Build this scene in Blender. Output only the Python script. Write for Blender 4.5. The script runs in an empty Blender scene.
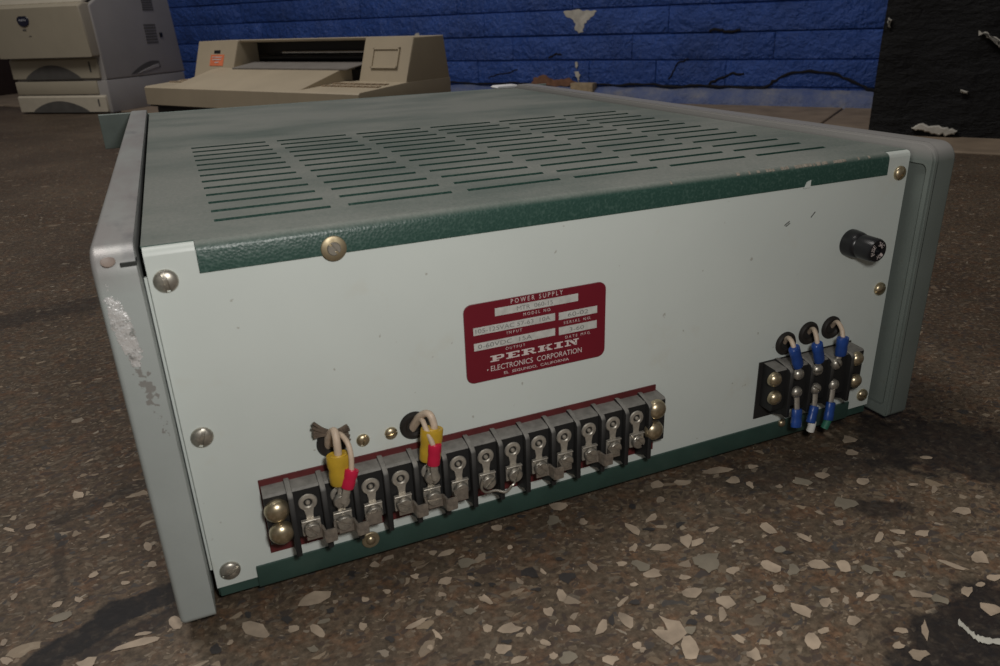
import bpy, bmesh, math, random
from mathutils import Vector, Matrix
S = bpy.context.scene
COL = S.collection
PI = math.pi
rnd = random.Random(7)

# ------------------------------------------------------------------ camera
F = 750.19
RX = Vector((0.91902684, -0.3928174, -0.03292667))
RY = Vector((-0.17938153, -0.34236963, -0.92228266))   # image down
RZ = Vector((0.35101558, 0.85350895, -0.38511106))     # view direction
CAM = Vector((0.0211016, -0.3200022, 0.2603005))
cd = bpy.data.cameras.new('camera')
cd.sensor_width = 36; cd.lens = F * 36 / 1000; cd.clip_start = .01; cd.clip_end = 50
cd.dof.use_dof = True; cd.dof.focus_distance = .50; cd.dof.aperture_fstop = 22
cam = bpy.data.objects.new('camera', cd); COL.objects.link(cam)
cam.matrix_world = Matrix((( RX.x, -RY.x, -RZ.x, CAM.x), (RX.y, -RY.y, -RZ.y, CAM.y),
                           (RX.z, -RY.z, -RZ.z, CAM.z), (0, 0, 0, 1)))
S.camera = cam

def survey(px, py, axis, v):
    """where the sight line through a measured photo point meets a plane of the place"""
    d = RX * ((px - 500) / F) + RY * ((py - 333) / F) + RZ
    t = (v - CAM[axis]) / d[axis]
    return CAM + d * t
def on_panel(px, py, y=0.0): return survey(px, py, 1, y)
def on_floor(px, py): return survey(px, py, 2, 0.0)

# ------------------------------------------------------------------ materials
def nodes(name):
    m = bpy.data.materials.new(name); m.use_nodes = True
    nt = m.node_tree; b = nt.nodes['Principled BSDF']
    return m, nt, b
def N(nt, t, **kw):
    n = nt.nodes.new(t)
    for k, v in kw.items():
        if k in n.inputs: n.inputs[k].default_value = v
        else: setattr(n, k, v)
    return n
def ramp(nt, src, stops, interp='LINEAR'):
    r = nt.nodes.new('ShaderNodeValToRGB'); r.color_ramp.interpolation = interp
    el = r.color_ramp.elements
    while len(el) < len(stops): el.new(.5)
    for e, (p, c) in zip(el, stops):
        e.position = p; e.color = (*c, 1) if len(c) == 3 else c
    nt.links.new(src, r.inputs[0]); return r.outputs[0]
def mixc(nt, fac, a, b):
    m = nt.nodes.new('ShaderNodeMix'); m.data_type = 'RGBA'
    for s, v in ((m.inputs[0], fac), (m.inputs[6], a), (m.inputs[7], b)):
        if isinstance(v, (tuple, list)): s.default_value = (*v, 1) if len(v) == 3 else v
        elif isinstance(v, (int, float)): s.default_value = v
        else: nt.links.new(v, s)
    return m.outputs[2]
def math_(nt, op, a, b=None, c=None, clamp=False):
    m = nt.nodes.new('ShaderNodeMath'); m.operation = op; m.use_clamp = clamp
    for i, v in enumerate((a, b, c)):
        if v is None: continue
        if isinstance(v, (int, float)): m.inputs[i].default_value = v
        else: nt.links.new(v, m.inputs[i])
    return m.outputs[0]
def coords(nt, scale=1.0, kind='Object'):
    tc = nt.nodes.new('ShaderNodeTexCoord')
    if scale == 1.0: return tc.outputs[kind]
    mp = nt.nodes.new('ShaderNodeMapping')
    mp.inputs['Scale'].default_value = scale if isinstance(scale, tuple) else (scale,) * 3
    nt.links.new(tc.outputs[kind], mp.inputs[0]); return mp.outputs[0]
def noise(nt, vec, scale, detail=4, rough=.55, dist=0):
    n = N(nt, 'ShaderNodeTexNoise', Scale=scale, Detail=detail, Roughness=rough, Distortion=dist)
    nt.links.new(vec, n.inputs['Vector']); return n.outputs['Fac']
def voro(nt, vec, scale, feature='F1', rand=1.0):
    n = N(nt, 'ShaderNodeTexVoronoi', Scale=scale, Randomness=rand); n.feature = feature
    nt.links.new(vec, n.inputs['Vector']); return n
def bump(nt, b, h, strength=.3, dist=.001):
    n = N(nt, 'ShaderNodeBump', Strength=strength, Distance=dist)
    nt.links.new(h, n.inputs['Height']); nt.links.new(n.outputs[0], b.inputs['Normal'])
def upness(nt):
    g = nt.nodes.new('ShaderNodeNewGeometry'); s = nt.nodes.new('ShaderNodeSeparateXYZ')
    nt.links.new(g.outputs['Normal'], s.inputs[0]); return s.outputs[2]

def simple(name, col, rough=.5, metal=0, var=.12, scale=40, bmp=0, bscale=200, spec=.5):
    m, nt, b = nodes(name)
    v = coords(nt)
    f = noise(nt, v, scale)
    lo = tuple(max(0, c * (1 - var)) for c in col); hi = tuple(min(1, c * (1 + var)) for c in col)
    nt.links.new(ramp(nt, f, [(.3, lo), (.7, hi)]), b.inputs['Base Color'])
    b.inputs['Roughness'].default_value = rough; b.inputs['Metallic'].default_value = metal
    b.inputs['Specular IOR Level'].default_value = spec
    if bmp: bump(nt, b, noise(nt, v, bscale, 3), bmp, .0005)
    return m

M = {}
def mat_panel():
    m, nt, b = nodes('pale_grey_green_enamel'); v = coords(nt)
    base = ramp(nt, noise(nt, v, 9, 5), [(.3, (.555, .60, .57)), (.7, (.605, .65, .615))])
    grime = ramp(nt, noise(nt, v, 26, 6, .65), [(.60, (0, 0, 0)), (.80, (1, 1, 1))])
    c = mixc(nt, math_(nt, 'MULTIPLY', grime, .35), base, (.50, .45, .34))
    speck = ramp(nt, noise(nt, v, 210, 2, .5), [(.74, (0, 0, 0)), (.78, (1, 1, 1))])
    c = mixc(nt, math_(nt, 'MULTIPLY', speck, .5), c, (.20, .16, .11))
    nt.links.new(c, b.inputs['Base Color'])
    b.inputs['Roughness'].default_value = .42
    bump(nt, b, noise(nt, v, 700, 2), .05, .0003)
    return m
def mat_green(dust):
    m, nt, b = nodes('dusty_green_hammertone' if dust else 'green_hammertone'); v = coords(nt)
    vo = voro(nt, v, 800)
    c = ramp(nt, vo.outputs['Distance'], [(.0, (.020, .058, .046)), (.55, (.024, .066, .052)), (.95, (.050, .100, .082))])
    fl = ramp(nt, noise(nt, v, 600, 3, .6), [(.64, (0, 0, 0)), (.74, (1, 1, 1))])
    c = mixc(nt, math_(nt, 'MULTIPLY', fl, .35), c, (.14, .20, .18))
    if dust:
        up = math_(nt, 'SMOOTHSTEP', upness(nt), .4, .95) if False else None
        mr = nt.nodes.new('ShaderNodeMapRange'); mr.inputs[1].default_value = .35; mr.inputs[2].default_value = .95
        nt.links.new(upness(nt), mr.inputs[0])
        n1 = ramp(nt, noise(nt, coords(nt, (6, 11, 6)), 1.0, 6, .6), [(.30, (.45,) * 3), (.58, (1.0,) * 3)])
        n2 = ramp(nt, noise(nt, v, 500, 4, .7), [(.35, (.75,) * 3), (.7, (1,) * 3)])
        f = math_(nt, 'MULTIPLY', math_(nt, 'MULTIPLY', mr.outputs[0], n1), n2)
        c = mixc(nt, math_(nt, 'MULTIPLY', f, .86), c, (.275, .280, .258))
        rg = nt.nodes.new('ShaderNodeMapRange'); rg.inputs[3].default_value = .38; rg.inputs[4].default_value = .85
        nt.links.new(f, rg.inputs[0]); nt.links.new(rg.outputs[0], b.inputs['Roughness'])
    else:
        b.inputs['Roughness'].default_value = .4
    nt.links.new(c, b.inputs['Base Color'])
    bump(nt, b, vo.outputs['Distance'], .25, .0004)
    return m
def mat_rail(name, col, wear):
    m, nt, b = nodes(name); v = coords(nt)
    base = ramp(nt, noise(nt, v, 30, 5), [(.3, tuple(c * .9 for c in col)), (.7, col)])
    # bare metal where the corner has been knocked, rust freckles below it
    sp = nt.nodes.new('ShaderNodeSeparateXYZ'); nt.links.new(v, sp.inputs[0])
    n = noise(nt, v, 120, 5, .6)
    if wear:
        z = sp.outputs[2]
        top = nt.nodes.new('ShaderNodeMapRange'); top.inputs[1].default_value = .168; top.inputs[2].default_value = .182
        nt.links.new(z, top.inputs[0])
        topm = math_(nt, 'MULTIPLY', top.outputs[0], ramp(nt, noise(nt, coords(nt, (60, 14, 60)), 1.0, 5, .6), [(.35, (0.35,) * 3), (.6, (1,) * 3)]))
        # scuff: tilted ellipse on the rear face, in x (across) and z (up)
        dx = math_(nt, 'DIVIDE', math_(nt, 'ADD', math_(nt, 'SUBTRACT', sp.outputs[0], -.2203), math_(nt, 'MULTIPLY', math_(nt, 'SUBTRACT', z, .152), .13)), .0046)
        dz = math_(nt, 'DIVIDE', math_(nt, 'SUBTRACT', z, .155), .021)
        rr = math_(nt, 'ADD', math_(nt, 'ADD', math_(nt, 'MULTIPLY', dx, dx), math_(nt, 'MULTIPLY', dz, dz)), math_(nt, 'MULTIPLY', noise(nt, v, 210, 6, .7), 2.4))
        ry = math_(nt, 'LESS_THAN', sp.outputs[1], -.285)
        sc = math_(nt, 'MULTIPLY', math_(nt, 'LESS_THAN', rr, 1.75), ry)
        dz2 = math_(nt, 'DIVIDE', math_(nt, 'SUBTRACT', z, .138), .042)
        rr2 = math_(nt, 'ADD', math_(nt, 'ADD', math_(nt, 'MULTIPLY', dx, dx), math_(nt, 'MULTIPLY', dz2, dz2)), math_(nt, 'MULTIPLY', noise(nt, v, 330, 4, .6), 3.2))
        rust = math_(nt, 'MULTIPLY', math_(nt, 'LESS_THAN', rr2, 1.75), ry)
        c = mixc(nt, math_(nt, 'MULTIPLY', topm, .8), base, (.36, .34, .335))
        c = mixc(nt, math_(nt, 'MULTIPLY', rust, .7), c, (.17, .15, .135))
        c = mixc(nt, math_(nt, 'MULTIPLY', sc, ramp(nt, noise(nt, v, 300, 5, .7), [(.34, (.15,) * 3), (.46, (1,) * 3)])), c, (.86, .86, .85))
        nt.links.new(math_(nt, 'MAXIMUM', math_(nt, 'MULTIPLY', sc, .55), math_(nt, 'MULTIPLY', topm, .45)), b.inputs['Metallic'])
        rg = math_(nt, 'SUBTRACT', .46, math_(nt, 'MULTIPLY', sc, .16))
        nt.links.new(rg, b.inputs['Roughness'])
        stain = ramp(nt, noise(nt, coords(nt, (40, 16, 25)), 1.0, 5, .6), [(.56, (0, 0, 0)), (.68, (1, 1, 1))])
        c = mixc(nt, math_(nt, 'MULTIPLY', math_(nt, 'MULTIPLY', stain, top.outputs[0]), .5), c, (.13, .13, .15))
        bump(nt, b, math_(nt, 'ADD', math_(nt, 'MULTIPLY', math_(nt, 'MULTIPLY', n, sc), 2.5), math_(nt, 'MULTIPLY', n, .2)), .5, .0012)
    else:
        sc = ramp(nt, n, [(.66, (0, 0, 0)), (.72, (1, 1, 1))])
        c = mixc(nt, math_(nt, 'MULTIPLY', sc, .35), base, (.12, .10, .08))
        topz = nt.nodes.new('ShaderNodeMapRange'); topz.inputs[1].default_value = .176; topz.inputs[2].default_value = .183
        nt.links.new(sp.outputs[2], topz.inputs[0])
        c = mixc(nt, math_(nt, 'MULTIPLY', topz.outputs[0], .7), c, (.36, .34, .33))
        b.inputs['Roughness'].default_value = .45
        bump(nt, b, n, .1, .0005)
    nt.links.new(c, b.inputs['Base Color'])
    return m
def mat_phenolic():
    m, nt, b = nodes('dusty_black_phenolic'); v = coords(nt)
    mr = nt.nodes.new('ShaderNodeMapRange'); mr.inputs[1].default_value = .2; mr.inputs[2].default_value = .8
    nt.links.new(upness(nt), mr.inputs[0])
    n = ramp(nt, noise(nt, v, 180, 4, .65), [(.3, (.6,) * 3), (.65, (1,) * 3)])
    c = mixc(nt, math_(nt, 'MULTIPLY', mr.outputs[0], n), (.010, .010, .010), (.24, .23, .21))
    nt.links.new(c, b.inputs['Base Color']); b.inputs['Roughness'].default_value = .6
    return m
def mat_brass(name, c0, c1, rough, metal=.9):
    m, nt, b = nodes(name); v = coords(nt)
    f = noise(nt, v, 350, 4, .6)
    nt.links.new(ramp(nt, f, [(.35, c0), (.7, c1)]), b.inputs['Base Color'])
    b.inputs['Metallic'].default_value = metal
    nt.links.new(ramp(nt, f, [(.3, (rough + .15,) * 3), (.7, (rough,) * 3)]), b.inputs['Roughness'])
    return m

M['panel'] = mat_panel()
M['green_dust'] = mat_green(True)
M['green'] = simple('plain_green_enamel', (.032, .068, .056), .42, var=.12, scale=60, bmp=.08, bscale=500)
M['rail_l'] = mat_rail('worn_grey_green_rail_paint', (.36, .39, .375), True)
M['rail_r'] = mat_rail('grey_green_rail_paint', (.155, .180, .165), False)  # same paint as the left rail, darkened for the dimmer light at right
M['frontplate'] = simple('dull_green_front_plate', (.19, .24, .22), .5)
M['worn'] = simple('worn_bare_edge', (.27, .24, .20), .5, var=.35, scale=300)
M['rivet'] = simple('brown_rivet', (.20, .155, .13), .5)
M['inside'] = simple('dark_chassis_inside', (.02, .022, .02), .8)
M['phenolic'] = mat_phenolic()
M['redboard'] = simple('dark_red_board', (.105, .016, .017), .5, var=.2, scale=90)
M['blackboard'] = simple('black_board', (.02, .019, .018), .5)
M['nickel'] = mat_brass('tarnished_nickel', (.34, .32, .28), (.62, .58, .50), .28, .8)
M['lug'] = mat_brass('tinned_lug_metal', (.40, .37, .32), (.60, .56, .48), .38, .65)
M['brass'] = mat_brass('aged_brass', (.40, .33, .21), (.68, .58, .41), .26)
M['washer'] = mat_brass('brass_washer', (.34, .28, .18), (.46, .39, .26), .45)
M['strap'] = mat_brass('dark_strap_metal', (.24, .21, .18), (.42, .37, .31), .40, .7)
M['plate'] = simple('maroon_nameplate', (.150, .008, .018), .38, var=.06)
M['etch'] = simple('etched_pale_metal', (.50, .50, .47), .45, var=.12, scale=300)
M['print'] = simple('pale_lettering', (.60, .52, .50), .5, var=.05)
M['stamp'] = simple('stamped_grey', (.19, .19, .18), .6, var=.1)
M['bakelite'] = simple('black_bakelite', (.010, .010, .012), .32)
M['rubber'] = simple('dark_grommet_rubber', (.020, .017, .015), .6, var=.3, spec=.3)
M['wire'] = simple('yellowed_white_wire', (.52, .41, .31), .5, var=.15, scale=200)
M['yellow'] = simple('yellow_crimp', (.46, .29, .025), .38, var=.15, scale=150)
M['red'] = simple('red_crimp', (.50, .012, .05), .34, var=.15)
M['blue'] = simple('blue_crimp', (.014, .055, .24), .36, var=.2, scale=150)
M['whitewire'] = simple('white_insulation', (.65, .64, .60), .5)
M['greenwire'] = simple('green_insulation', (.02, .12, .08), .5)
M['cloth'] = simple('frayed_brown_tape', (.10, .075, .055), .9, var=.5, scale=300, bmp=.6, bscale=600)
M['pl_beige'] = simple('aged_beige_plastic', (.42, .355, .255), .55, var=.07, scale=12, bmp=.05)
M['pl_key'] = simple('brown_key_marks', (.27, .20, .13), .6, var=.3)
M['pl_dark'] = simple('black_mechanism', (.010, .010, .011), .45)
M['pl_tray'] = simple('grey_paper_tray', (.20, .185, .17), .55)
M['chrome'] = simple('polished_roller', (.65, .64, .62), .22, 1)
M['orange'] = simple('orange_sticker', (.75, .20, .09), .5, var=.1)
M['pr_front'] = simple('cream_printer_plastic', (.43, .385, .295), .5, var=.05, scale=10)
M['pr_side'] = simple('grey_printer_plastic', (.36, .345, .335), .55, var=.05, scale=10)
M['pr_dark'] = simple('dark_grey_recess', (.10, .096, .09), .6)
M['pr_pale'] = simple('pale_printer_tray', (.56, .51, .41), .5, var=.05)
M['navy'] = simple('navy_badge', (.012, .014, .035), .3)
M['badge'] = simple('badge_silver', (.35, .36, .40), .35)
M['box'] = simple('dark_box_metal', (.012, .010, .009), .6)
M['brownbox'] = simple('dark_brown_board', (.03, .016, .012), .8)
M['scrap'] = simple('white_paper', (.75, .76, .78), .7)
M['wood'] = simple('pale_wood', (.35, .27, .17), .8, var=.25, scale=60)

def mat_brick():
    m, nt, b = nodes('blue_painted_brick'); v = coords(nt)
    n1 = noise(nt, v, 7, 6, .6); n2 = noise(nt, v, 60, 6, .65)
    c = ramp(nt, n1, [(.3, (.016, .058, .250)), (.55, (.022, .078, .340)), (.75, (.032, .098, .395))])
    chip = ramp(nt, noise(nt, coords(nt, (14, 14, 30)), 1.0, 8, .75), [(.70, (0, 0, 0)), (.73, (1, 1, 1))])
    c = mixc(nt, math_(nt, 'MULTIPLY', chip, .85), c, (.012, .014, .03))
    pale = ramp(nt, noise(nt, coords(nt, (25, 25, 60)), 1.0, 8, .7), [(.70, (0, 0, 0)), (.74, (1, 1, 1))])
    c = mixc(nt, math_(nt, 'MULTIPLY', pale, .25), c, (.22, .26, .38))
    nt.links.new(c, b.inputs['Base Color']); b.inputs['Roughness'].default_value = .42
    bump(nt, b, math_(nt, 'ADD', n2, math_(nt, 'MULTIPLY', noise(nt, v, 13, 4, .6), 2.2)), .9, .012)
    return m
def mat_plinth():
    m, nt, b = nodes('faded_blue_plinth'); v = coords(nt)
    n2 = noise(nt, v, 45, 6, .65)
    c = ramp(nt, noise(nt, v, 14, 6, .7), [(.35, (.07, .11, .28)), (.55, (.14, .17, .29)), (.72, (.26, .26, .29))])
    nt.links.new(c, b.inputs['Base Color']); b.inputs['Roughness'].default_value = .6
    bump(nt, b, n2, .8, .01)
    return m
def mat_black():
    m, nt, b = nodes('black_painted_masonry'); v = coords(nt)
    big = noise(nt, coords(nt, (9, 9, 26)), 1.0, 8, .68); n2 = noise(nt, v, 55, 6, .65)
    c = ramp(nt, big, [(.3, (.005, .005, .006)), (.7, (.010, .010, .011))])
    chip = ramp(nt, noise(nt, coords(nt, (17, 17, 42)), 1.0, 8, .7), [(.71, (0, 0, 0)), (.74, (1, 1, 1))])
    c = mixc(nt, math_(nt, 'MULTIPLY', chip, .6), c, (.10, .09, .08))
    nt.links.new(c, b.inputs['Base Color']); b.inputs['Roughness'].default_value = .6; b.inputs['Specular IOR Level'].default_value = .25
    bump(nt, b, math_(nt, 'ADD', math_(nt, 'MULTIPLY', big, 3.0), n2), .7, .010)
    return m
M['brick'] = mat_brick(); M['plinth'] = mat_plinth(); M['blackwall'] = mat_black()
M['plaster'] = simple('bare_plaster', (.50, .48, .43), .8, var=.25, scale=40, bmp=.5, bscale=90)
M['rawbrick'] = simple('raw_brown_brick', (.20, .10, .06), .9, var=.35, scale=50, bmp=.5, bscale=90)
M['crack'] = simple('dark_crack', (.006, .006, .010), .9)

# floor: ground concrete showing its stones
def mat_floor():
    m, nt, b = nodes('ground_concrete'); v = coords(nt)
    wv = N(nt, 'ShaderNodeTexNoise', Scale=45, Detail=3); nt.links.new(v, wv.inputs['Vector'])
    sub = nt.nodes.new('ShaderNodeVectorMath'); sub.operation = 'SUBTRACT'; sub.inputs[1].default_value = (.5, .5, .5)
    nt.links.new(wv.outputs['Color'], sub.inputs[0])
    scl = nt.nodes.new('ShaderNodeVectorMath'); scl.operation = 'SCALE'; scl.inputs['Scale'].default_value = .016
    nt.links.new(sub.outputs[0], scl.inputs[0])
    add = nt.nodes.new('ShaderNodeVectorMath'); add.operation = 'ADD'
    nt.links.new(v, add.inputs[0]); nt.links.new(scl.outputs[0], add.inputs[1]); wvv = add.outputs[0]
    base = ramp(nt, noise(nt, v, 3.2, 6, .6), [(.3, (.062, .042, .028)), (.5, (.092, .068, .048)), (.72, (.128, .098, .070))])
    fine = ramp(nt, noise(nt, v, 260, 5, .7), [(.32, (.42, .40, .38)), (.5, (1.0, .98, .95)), (.68, (1.60, 1.58, 1.55))])
    mm = nt.nodes.new('ShaderNodeMix'); mm.data_type = 'RGBA'; mm.blend_type = 'MULTIPLY'; mm.inputs[0].default_value = .9
    nt.links.new(base, mm.inputs[6]); nt.links.new(fine, mm.inputs[7]); c = mm.outputs[2]
    hue = ramp(nt, noise(nt, v, 70, 5, .7), [(.34, (.80, .86, .88)), (.5, (1, 1, 1)), (.64, (1.25, .97, .82))])
    m3 = nt.nodes.new('ShaderNodeMix'); m3.data_type = 'RGBA'; m3.blend_type = 'MULTIPLY'; m3.inputs[0].default_value = .8
    nt.links.new(c, m3.inputs[6]); nt.links.new(hue, m3.inputs[7]); c = m3.outputs[2]
    def chips(c, scale, lo, hi, edge, colours, amt, seed):
        mp = nt.nodes.new('ShaderNodeMapping'); mp.inputs['Location'].default_value = (seed, seed * 1.7, 0)
        mp.inputs['Rotation'].default_value = (0, 0, seed)
        mp.inputs['Scale'].default_value = (1, 1.5, 1)
        nt.links.new(wvv, mp.inputs[0])
        vo = voro(nt, mp.outputs[0], scale); ve = voro(nt, mp.outputs[0], scale, 'DISTANCE_TO_EDGE')
        se = nt.nodes.new('ShaderNodeSeparateColor'); nt.links.new(vo.outputs['Color'], se.inputs[0])
        pick = math_(nt, 'MULTIPLY', math_(nt, 'GREATER_THAN', se.outputs[0], lo), math_(nt, 'LESS_THAN', se.outputs[0], hi))
        e = math_(nt, 'ADD', edge, math_(nt, 'MULTIPLY', se.outputs[2], edge * 2.2))
        mask = math_(nt, 'MULTIPLY', pick, math_(nt, 'GREATER_THAN', ve.outputs['Distance'], e))
        cc = ramp(nt, se.outputs[1], colours)
        return mixc(nt, math_(nt, 'MULTIPLY', mask, amt), c, cc)
    pale = [(0, (.29, .225, .155)), (.35, (.33, .27, .20)), (.7, (.24, .18, .125)), (1, (.36, .32, .26))]
    dark = [(0, (.045, .036, .032)), (.5, (.065, .045, .036)), (1, (.055, .055, .055))]
    mid = [(0, (.17, .13, .09)), (.5, (.14, .12, .095)), (1, (.20, .15, .10))]
    c = chips(c, 420, .0, .10, .06, pale, .45, 1.1)
    c = chips(c, 300, .0, .14, .05, mid, .7, 8.8)
    c = chips(c, 260, .0, .20, .05, dark, .8, 2.3)
    c = chips(c, 150, .0, .12, .08, dark, .8, 3.7)
    c = chips(c, 170, .0, .12, .07, mid, .6, 4.1)
    c = chips(c, 170, .0, .065, .10, pale, .85, 5.3)
    c = chips(c, 84, .0, .025, .12, pale, .75, 6.9)
    # dark traffic dirt with ragged outlines
    d = ramp(nt, noise(nt, v, 2.4, 7, .62, .4), [(.50, (0, 0, 0)), (.66, (1, 1, 1))])
    c = mixc(nt, math_(nt, 'MULTIPLY', d, .5), c, (.035, .026, .021))
    # tar and dirt stains; wide patch beyond the right rail is painted case shadow
    sp = nt.nodes.new('ShaderNodeSeparateXYZ'); nt.links.new(v, sp.inputs[0])
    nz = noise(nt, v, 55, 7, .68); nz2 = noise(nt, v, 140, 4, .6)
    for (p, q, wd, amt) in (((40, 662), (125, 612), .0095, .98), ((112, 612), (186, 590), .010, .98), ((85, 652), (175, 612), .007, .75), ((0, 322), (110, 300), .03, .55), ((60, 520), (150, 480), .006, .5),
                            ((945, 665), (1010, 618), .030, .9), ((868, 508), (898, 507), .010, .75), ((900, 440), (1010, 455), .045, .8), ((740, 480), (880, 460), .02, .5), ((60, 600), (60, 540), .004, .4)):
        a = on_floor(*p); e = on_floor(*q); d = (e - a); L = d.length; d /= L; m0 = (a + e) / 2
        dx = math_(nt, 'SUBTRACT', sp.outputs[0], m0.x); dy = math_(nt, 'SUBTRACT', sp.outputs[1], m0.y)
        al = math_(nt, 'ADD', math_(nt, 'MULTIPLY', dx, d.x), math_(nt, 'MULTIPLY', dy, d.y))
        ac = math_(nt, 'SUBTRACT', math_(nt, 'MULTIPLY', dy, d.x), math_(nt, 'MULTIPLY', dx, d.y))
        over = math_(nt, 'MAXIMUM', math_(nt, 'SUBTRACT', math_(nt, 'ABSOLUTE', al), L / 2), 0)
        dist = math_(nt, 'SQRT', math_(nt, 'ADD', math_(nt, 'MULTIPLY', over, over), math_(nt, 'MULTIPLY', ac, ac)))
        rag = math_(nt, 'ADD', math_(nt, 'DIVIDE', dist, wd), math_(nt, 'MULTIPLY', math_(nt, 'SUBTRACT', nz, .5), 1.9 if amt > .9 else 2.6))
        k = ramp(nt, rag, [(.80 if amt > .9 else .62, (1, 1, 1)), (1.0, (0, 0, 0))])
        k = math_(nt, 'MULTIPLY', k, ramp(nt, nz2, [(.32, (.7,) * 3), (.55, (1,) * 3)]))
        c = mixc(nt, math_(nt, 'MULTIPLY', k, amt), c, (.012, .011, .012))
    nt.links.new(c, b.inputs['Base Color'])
    b.inputs['Roughness'].default_value = .55; b.inputs['Specular IOR Level'].default_value = .3
    bump(nt, b, noise(nt, v, 220, 4, .6), .25, .0008)
    return m
M['floor'] = mat_floor()
M['chip'] = simple('pale_stone_chip', (.33, .262, .195), .5, var=.35, scale=60)
M['chip2'] = simple('dull_stone_chip', (.19, .165, .125), .5, var=.18, scale=70)
M['chipd'] = simple('dark_stone_chip', (.035, .031, .03), .5, var=.3, scale=70)
M['dirt'] = simple('black_tar_stain', (.022, .019, .019), .55, var=.6, scale=45)
M['paintdrip'] = simple('dried_white_paint', (.42, .41, .36), .5, var=.2, scale=90)
M['border'] = simple('tan_concrete_border', (.25, .19, .135), .75, var=.22, scale=14, bmp=.3, bscale=120)

# ------------------------------------------------------------------ mesh helpers
def box(bm, x0, x1, y0, y1, z0, z1, bev=0, seg=2, mi=0):
    r = bmesh.ops.create_cube(bm, size=1)
    vs = r['verts']
    for v in vs:
        v.co = Vector((x0 + (v.co.x + .5) * (x1 - x0), y0 + (v.co.y + .5) * (y1 - y0), z0 + (v.co.z + .5) * (z1 - z0)))
    fs = list({f for v in vs for f in v.link_faces})
    for f in fs: f.material_index = mi
    if bev:
        es = list({e for v in vs for e in v.link_edges})
        res = bmesh.ops.bevel(bm, geom=es, offset=bev, segments=seg, affect='EDGES', profile=.5)
        for f in res['faces']: f.material_index = mi
        vs = list({v for f in res['faces'] for v in f.verts})
    return vs
def prism(bm, pts, axis, a0, a1, bev=0, seg=2, mi=0):
    """outline pts (2-D, counter-clockwise) pushed along an axis: 'x': (y,z)  'y': (x,z)  'z': (x,y)"""
    def P(q, a):
        return {'x': (a, q[0], q[1]), 'y': (q[0], a, q[1]), 'z': (q[0], q[1], a)}[axis]
    A = [bm.verts.new(P(q, a0)) for q in pts]; B = [bm.verts.new(P(q, a1)) for q in pts]
    n = len(pts); fs = [bm.faces.new(A[::-1]), bm.faces.new(B)]
    for i in range(n): fs.append(bm.faces.new((A[i], A[(i + 1) % n], B[(i + 1) % n], B[i])))
    for f in fs: f.material_index = mi
    bmesh.ops.recalc_face_normals(bm, faces=fs)
    if bev:
        es = list({e for f in fs[:2] for e in f.edges})
        r = bmesh.ops.bevel(bm, geom=es, offset=bev, segments=seg, affect='EDGES', profile=.5)
        for f in r['faces']: f.material_index = mi
    return A + B
def lathe(bm, prof, seg=24, mat=None, mi=0, close=False):
    """prof = [(radius, out)], turned about an axis through the origin pointing to -y"""
    rings = []
    for r, d in prof:
        if r < 1e-7: rings.append([bm.verts.new((0, -d, 0))])
        else: rings.append([bm.verts.new((r * math.cos(2 * PI * k / seg), -d, r * math.sin(2 * PI * k / seg))) for k in range(seg)])
    fs = []
    pr = list(zip(rings, rings[1:])) + ([(rings[-1], rings[0])] if close else [])
    for a, b in pr:
        for k in range(seg):
            k2 = (k + 1) % seg
            if len(a) == 1: q = (a[0], b[k2], b[k])
            elif len(b) == 1: q = (a[k], a[k2], b[0])
            else: q = (a[k], a[k2], b[k2], b[k])
            fs.append(bm.faces.new(q))
    for f in fs: f.material_index = mi
    bmesh.ops.recalc_face_normals(bm, faces=fs)
    vs = [v for r in rings for v in r]
    if mat is not None: bmesh.ops.transform(bm, matrix=mat, verts=vs)
    return vs
def tube(bm, pts, r, seg=10, sub=6, mi=0):
    pts = [Vector(p) for p in pts]
    path = []
    for i in range(len(pts) - 1):
        p0 = pts[max(i - 1, 0)]; p1 = pts[i]; p2 = pts[i + 1]; p3 = pts[min(i + 2, len(pts) - 1)]
        for k in range(sub):
            t = k / sub
            path.append(.5 * ((2 * p1) + (p2 - p0) * t + (2 * p0 - 5 * p1 + 4 * p2 - p3) * t * t + (3 * p1 - p0 - 3 * p2 + p3) * t ** 3))
    path.append(pts[-1])
    rings = []; up = Vector((.31, .2, .93)).normalized()
    for i, p in enumerate(path):
        d = (path[min(i + 1, len(path) - 1)] - path[max(i - 1, 0)]).normalized()
        a = d.cross(up)
        if a.length < 1e-4: a = d.cross(Vector((1, 0, 0)))
        a.normalize(); b2 = d.cross(a); up = a.cross(d)
        rr = r(i / (len(path) - 1)) if callable(r) else r
        rings.append([bm.verts.new(p + a * rr * math.cos(2 * PI * k / seg) + b2 * rr * math.sin(2 * PI * k / seg)) for k in range(seg)])
    fs = []
    for a, b2 in zip(rings, rings[1:]):
        for k in range(seg): fs.append(bm.faces.new((a[k], a[(k + 1) % seg], b2[(k + 1) % seg], b2[k])))
    fs.append(bm.faces.new(rings[0][::-1])); fs.append(bm.faces.new(rings[-1]))
    for f in fs: f.material_index = mi
    bmesh.ops.recalc_face_normals(bm, faces=fs)
    return rings
def rrect(x0, x1, z0, z1, r, n=5):
    out = []
    for cx, cz, a0 in ((x1 - r, z0 + r, -PI / 2), (x1 - r, z1 - r, 0), (x0 + r, z1 - r, PI / 2), (x0 + r, z0 + r, PI)):
        for k in range(n + 1):
            a = a0 + PI / 2 * k / n; out.append((cx + r * math.cos(a), cz + r * math.sin(a)))
    return out

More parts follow.
